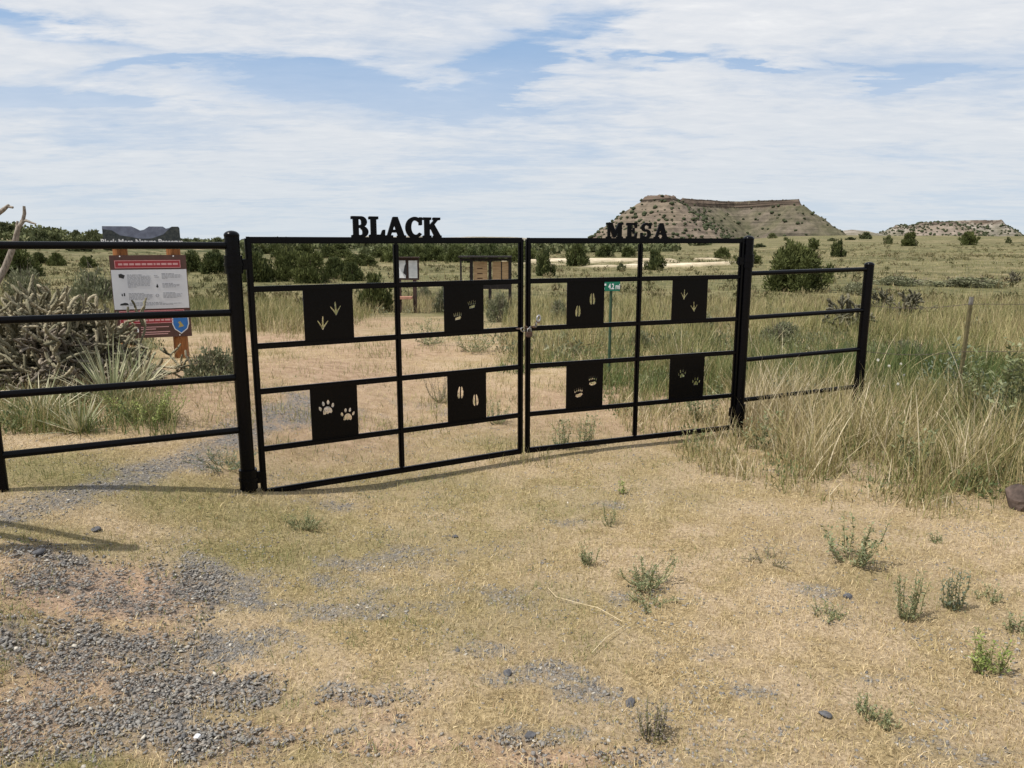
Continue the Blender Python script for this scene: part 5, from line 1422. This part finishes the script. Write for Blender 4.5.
def weed(px, py, wpx, pyt, label, seed, mat, nst=7, leaf=.016, upright=.5, bare=.2, name='weed', group='weeds in the dry grass', dens=1.0, cat='weed'):
    x_, y_ = G(px, py); z_ = Tz(x_, y_); H_ = max(EYE + ray(px, pyt)[1] * y_ - z_, .05); Wd = wpx / FPX * y_ * .68; nst = int(nst * 1.8)
    o = empty(name, (x_, y_, z_), label, cat, group); rg = random.Random(seed); mb = MB(); C = []; D = []
    for i in range(nst):
        a = rg.uniform(0, 6.28); out = Wd * rg.uniform(.3, 1.15) * (1 - upright * .45); h = H_ * rg.uniform(.25, 1.0)
        p0 = Vector((math.cos(a) * .01, math.sin(a) * .01, -.01)); p3 = Vector((math.cos(a) * out, math.sin(a) * out, h))
        p1 = p0.lerp(p3, .35) + Vector((math.cos(a) * out * .22, math.sin(a) * out * .22, -h * .10)); p2 = p0.lerp(p3, .7) + Vector((math.cos(a) * out * .08 + rg.uniform(-.15, .15) * out, rg.uniform(-.15, .15) * out, -h * .05))
        pts = [p0, p1, p2, p3]; mb.path(pts, [.0028, .0024, .0018, .001], 4, False)
        L = (p3 - p0).length; nl = int(max(7, L / leaf * 3.4 * dens))
        for j in range(nl):
            t = bare + (1 - bare) * j / nl; s = t * 3; k_ = min(int(s), 2); q = pts[k_].lerp(pts[k_ + 1], s - k_)
            q = q + Vector((rg.gauss(0, 1), rg.gauss(0, 1), rg.gauss(0, .6))) * leaf * (.9 if rg.random() < .45 else .1); q.z = max(q.z, .004); C.append(q[:]); ph = rg.uniform(0, 6.28); D.append((math.cos(ph), math.sin(ph), rg.uniform(.1, 1.0)))
    mb.done('stems', m_stem, o)
    C = np.array(C); D = np.array(D); D /= np.linalg.norm(D, axis=1)[:, None]; rg2 = np.random.default_rng(seed); n = len(C)
    si = np.cross(D, np.array([0, 0, 1.0]) + rg2.normal(0, .3, (n, 3))); si /= np.linalg.norm(si, axis=1)[:, None]
    l = leaf * rg2.uniform(.6, 1.35, n)[:, None]; nrm = np.cross(si, D)
    V = np.stack([C, C + D * l * .5 + si * l * .22 + nrm * l * .05, C + D * l, C + D * l * .5 - si * l * .22 + nrm * l * .05], 1).reshape(-1, 3)
    F = np.arange(n * 4).reshape(-1, 4)
    link('leaves', np_mesh('leaves', V, F, mat, dict(rnd=np.repeat(rg2.random(n), 4))), o)
    return o


WEEDS = [
    (850, 562, 52, 514, 'leafy green weed with pale stems in the middle of the right foreground', m_weed, 9, .022, .3),
    (908, 620, 34, 570, 'upright weed with a brown twiggy base in the right foreground', m_weed, 9, .014, .8),
    (952, 610, 26, 568, 'bluish feathery weed just left of the right edge group', m_weedblue, 8, .014, .6),
    (988, 672, 36, 636, 'bright yellow-green weed near the right edge', m_weedbright, 9, .018, .4),
    (826, 618, 34, 604, 'low spreading weed in the dry grass left of the upright one', m_weed, 8, .012, .2),
    (938, 543, 16, 532, 'tiny dark weed tuft near the tall grass', m_weed, 6, .010, .4),
    (987, 600, 26, 588, 'small weed by the right edge above the yellow-green one', m_weed, 6, .013, .3),
    (1016, 632, 22, 614, 'weed cut by the right edge of the picture', m_weed, 7, .014, .4),
    (648, 585, 60, 556, 'wide low green weed in the centre foreground', m_weed, 13, .013, .2),
    (650, 604, 40, 590, 'small weed just below the wide one in the centre', m_weed, 8, .011, .2),
    (588, 563, 22, 545, 'small green weed left of the wide centre weed', m_weed, 8, .011, .5),
    (611, 525, 26, 498, 'sparse brownish weed below the right gate leaf', m_weed, 5, .010, .6),
    (621, 494, 9, 474, 'single upright green seedling below the right gate leaf', m_weedbright, 3, .018, .9),
    (652, 738, 36, 700, 'twiggy grey-brown weed at the bottom of the picture', m_deadtwig, 11, .010, .5),
    (865, 716, 24, 698, 'small weed in the lower right foreground', m_weed, 8, .011, .4),
    (888, 728, 18, 718, 'tiny weed right of the one in the lower right foreground', m_weed, 6, .010, .3),
    (770, 562, 46, 548, 'flat brown dried weed in the right foreground', m_deadtwig, 8, .008, .1),
    (560, 448, 26, 416, 'leafy weed growing through the bottom rail left of the other', m_weed, 8, .020, .5),
    (583, 446, 24, 412, 'taller leafy weed growing through the bottom rail of the right gate leaf', m_weed, 7, .022, .6),
    (497, 424, 30, 396, 'weed behind the hoof print panel of the left gate leaf', m_weed, 8, .020, .5),
    (440, 402, 40, 370, 'dry twiggy weed behind the left gate leaf', m_deadtwig, 12, .012, .5),
    (430, 345, 50, 318, 'wiry weed at the path edge behind the gate', m_weed, 12, .03, .4),
    (472, 352, 50, 318, 'tangled weed left of the meeting stiles on the path edge', m_weed, 12, .03, .4),
    (305, 528, 36, 512, 'low green grass tuft in front of the left gate leaf', m_weed, 14, .010, .4),
    (225, 468, 60, 450, 'grey-green mat weed at the foot of the left gate post', m_weedblue, 16, .012, .2),
    (255, 425, 0, 0, '', None, 0, 0, 0),
    (150, 420, 70, 385, 'bright green leafy weed right of the yucca behind the left fence', m_weedbright, 16, .018, .4),
    (950, 410, 20, 328, 'slender tall green weed left of the T-post', m_weedblue, 6, .05, .95),
    (969, 425, 22, 340, 'slender tall green weed climbing the T-post', m_weed, 7, .05, .95),
    (1006, 440, 42, 335, 'tall leafy green weed near the right edge in the tall grass', m_weed, 10, .055, .85),
    (822, 380, 10, 346, 'thin green weed behind the right fence panel', m_weedblue, 3, .04, .95),
    (700, 420, 44, 372, 'leafy green weed in front of the lower right paw panel', m_weed, 9, .03, .7),
    (985, 430, 40, 372, 'leafy grey-green weed in the tall grass below the tall one at the right edge', m_weedblue, 7, .05, .7),
    (930, 400, 34, 352, 'grey-green upright weed among the white flowers', m_weedblue, 5, .045, .85),
    (1018, 455, 40, 395, 'dark green bushy weed low at the right edge in front of the tall grass', m_weed, 9, .05, .6),
    (915, 470, 40, 420, 'green shoots deep in the front of the tall dry grass', m_weed, 8, .04, .7),
    (760, 450, 40, 405, 'thin green weed in the tall grass at the foot of the right gate post', m_weed, 7, .03, .7),
    (790, 400, 90, 372, 'blue-green leafy weed patch along the bottom rail of the right fence panel', m_weedblue, 26, .035, .8),
]
for k, (a, b, w_, t_, lab, mt, ns, lf, up) in enumerate(WEEDS):
    if w_: weed(a, b, w_, t_, lab, 500 + k, mt, ns, lf, up)

# white flowers among the grass to the right of the end post
m_petal = simple('white_petal', (.75, .74, .66), (.65, .64, .55), .6, 20)
rgf = random.Random(3)
for k, (px, py) in enumerate(((878, 360), (884, 386), (889, 366), (898, 384), (901, 364), (904, 375))):
    Yd = 6.2 + rgf.uniform(-.5, .5); a_, b_ = ray(px, py); x_ = a_ * Yd; zt = EYE + b_ * Yd; z_ = Tz(x_, Yd)
    o = empty('white_flower', (x_, Yd, z_), ORD[k] + ' white wildflower from the left in the tall grass right of the fence end post', 'flower', 'white wildflowers')
    MB().path([(0, 0, -.02), (.01, 0, (zt - z_) * .5), (0, 0, zt - z_)], .0022, 4).done('stem', m_stem, o)
    mb = MB()
    for j in range(5):
        a = j * 1.257; mb.prism([(0, 0), (.010, .006), (.020, 0), (.010, -.006)], -.0006, .0006)
        bmesh.ops.transform(mb.bm, matrix=Matrix.Translation((0, 0, 0)), verts=[])
    mb = MB()
    for j in range(6):
        a = j * 1.047; c = Vector((math.cos(a), 0, math.sin(a))) * .007; mb.ball((c.x, rgf.uniform(-.003, .003), zt - z_ + c.z), .0052, (1, .35, 1), 1)
    mb.done('petals', m_petal, o)


# ---- rocks
m_rock = simple('brown_rock', (.13, .095, .08), (.045, .035, .03), .9, 14, .2, .8)


def rock(px, py, s, label, seed, name='rock', mat=None, group=None):
    x_, y_ = G(px, py); rg = random.Random(seed); bm = bmesh.new(); bmesh.ops.create_icosphere(bm, subdivisions=3, radius=1)
    ds = [Vector((rg.uniform(-1, 1), rg.uniform(-1, 1), rg.uniform(-1, 1))).normalized() for _ in range(9)]
    for v in bm.verts:
        for d in ds:
            e = v.co.dot(d) - .68
            if e > 0: v.co -= d * e * .9
        v.co *= 1 + rg.uniform(-.03, .03)
        v.co = Vector((v.co.x * s[0], v.co.y * s[1], v.co.z * s[2]))
    me = bpy.data.meshes.new(name); bm.to_mesh(me); bm.free(); me.materials.append(mat or m_rock)
    o = link(name, me, None, (x_, y_, Tz(x_, y_) + s[2] * .45)); o.rotation_euler = (rg.uniform(-.2, .2), 0, rg.uniform(0, 3)); props(o, label, 'rock', group)


rock(1022, 508, (.13, .11, .10), 'brown boulder at the right edge beside the tall grass', 1)
m_bas = simple('basalt', (.12, .12, .128), (.06, .06, .065), .85, 60, .3, .4)
for k, (px, py, s, lab) in enumerate(((97, 531, .028, 'single dark stone in the grass above the gravel at the left'), (508, 674, .022, 'brownish stone among the gravel at the bottom centre'), (530, 736, .02, 'dark stone near the bottom edge, centre'),
                                      (848, 598, .028, 'dark stone beside the low weed in the right foreground'), (40, 553, .03, 'dark stone in the fence shadow at the left edge'), (630, 705, .025, 'flat grey stone beside the twiggy weed at the bottom'),
                                      (825, 716, .024, 'flat grey stone in the lower right foreground'), (197, 737, .012, 'pale white stone on the gravel at the bottom left'), (455, 538, .02, 'dark stone on the lawn in the middle'))):
    rock(px, py, (s, s * .8, s * .5), lab, 20 + k, 'stone', m_signwhite if 'white' in lab else m_bas, 'single stones on the ground')
# long dry stalks lying on the ground
m_stalk = simple('dry_stalk', (.66, .55, .36), (.5, .4, .24), .8, 30)
for k, (pts, lab) in enumerate(((((548, 592), (556, 602), (575, 606), (598, 613), (622, 626)), 'long pale dry stalk lying across the centre foreground'), (((592, 657), (606, 643), (624, 630)), 'shorter pale dry stalk lying below the long one'),
                               (((890, 500), (905, 478), (915, 462)), 'broken straw stalk leaning at the edge of the tall grass'))):
    w = []
    for i, (px, py) in enumerate(pts):
        x_, y_ = G(px, py); w.append(Vector((x_, y_, Tz(x_, y_) + .018 + .006 * (i % 2))))
    mb = MB(); mb.path(w, .0014, 5); o = mb.done('dry_stalk', m_stalk); props(o, lab, 'stalk', 'dry stalks on the ground')
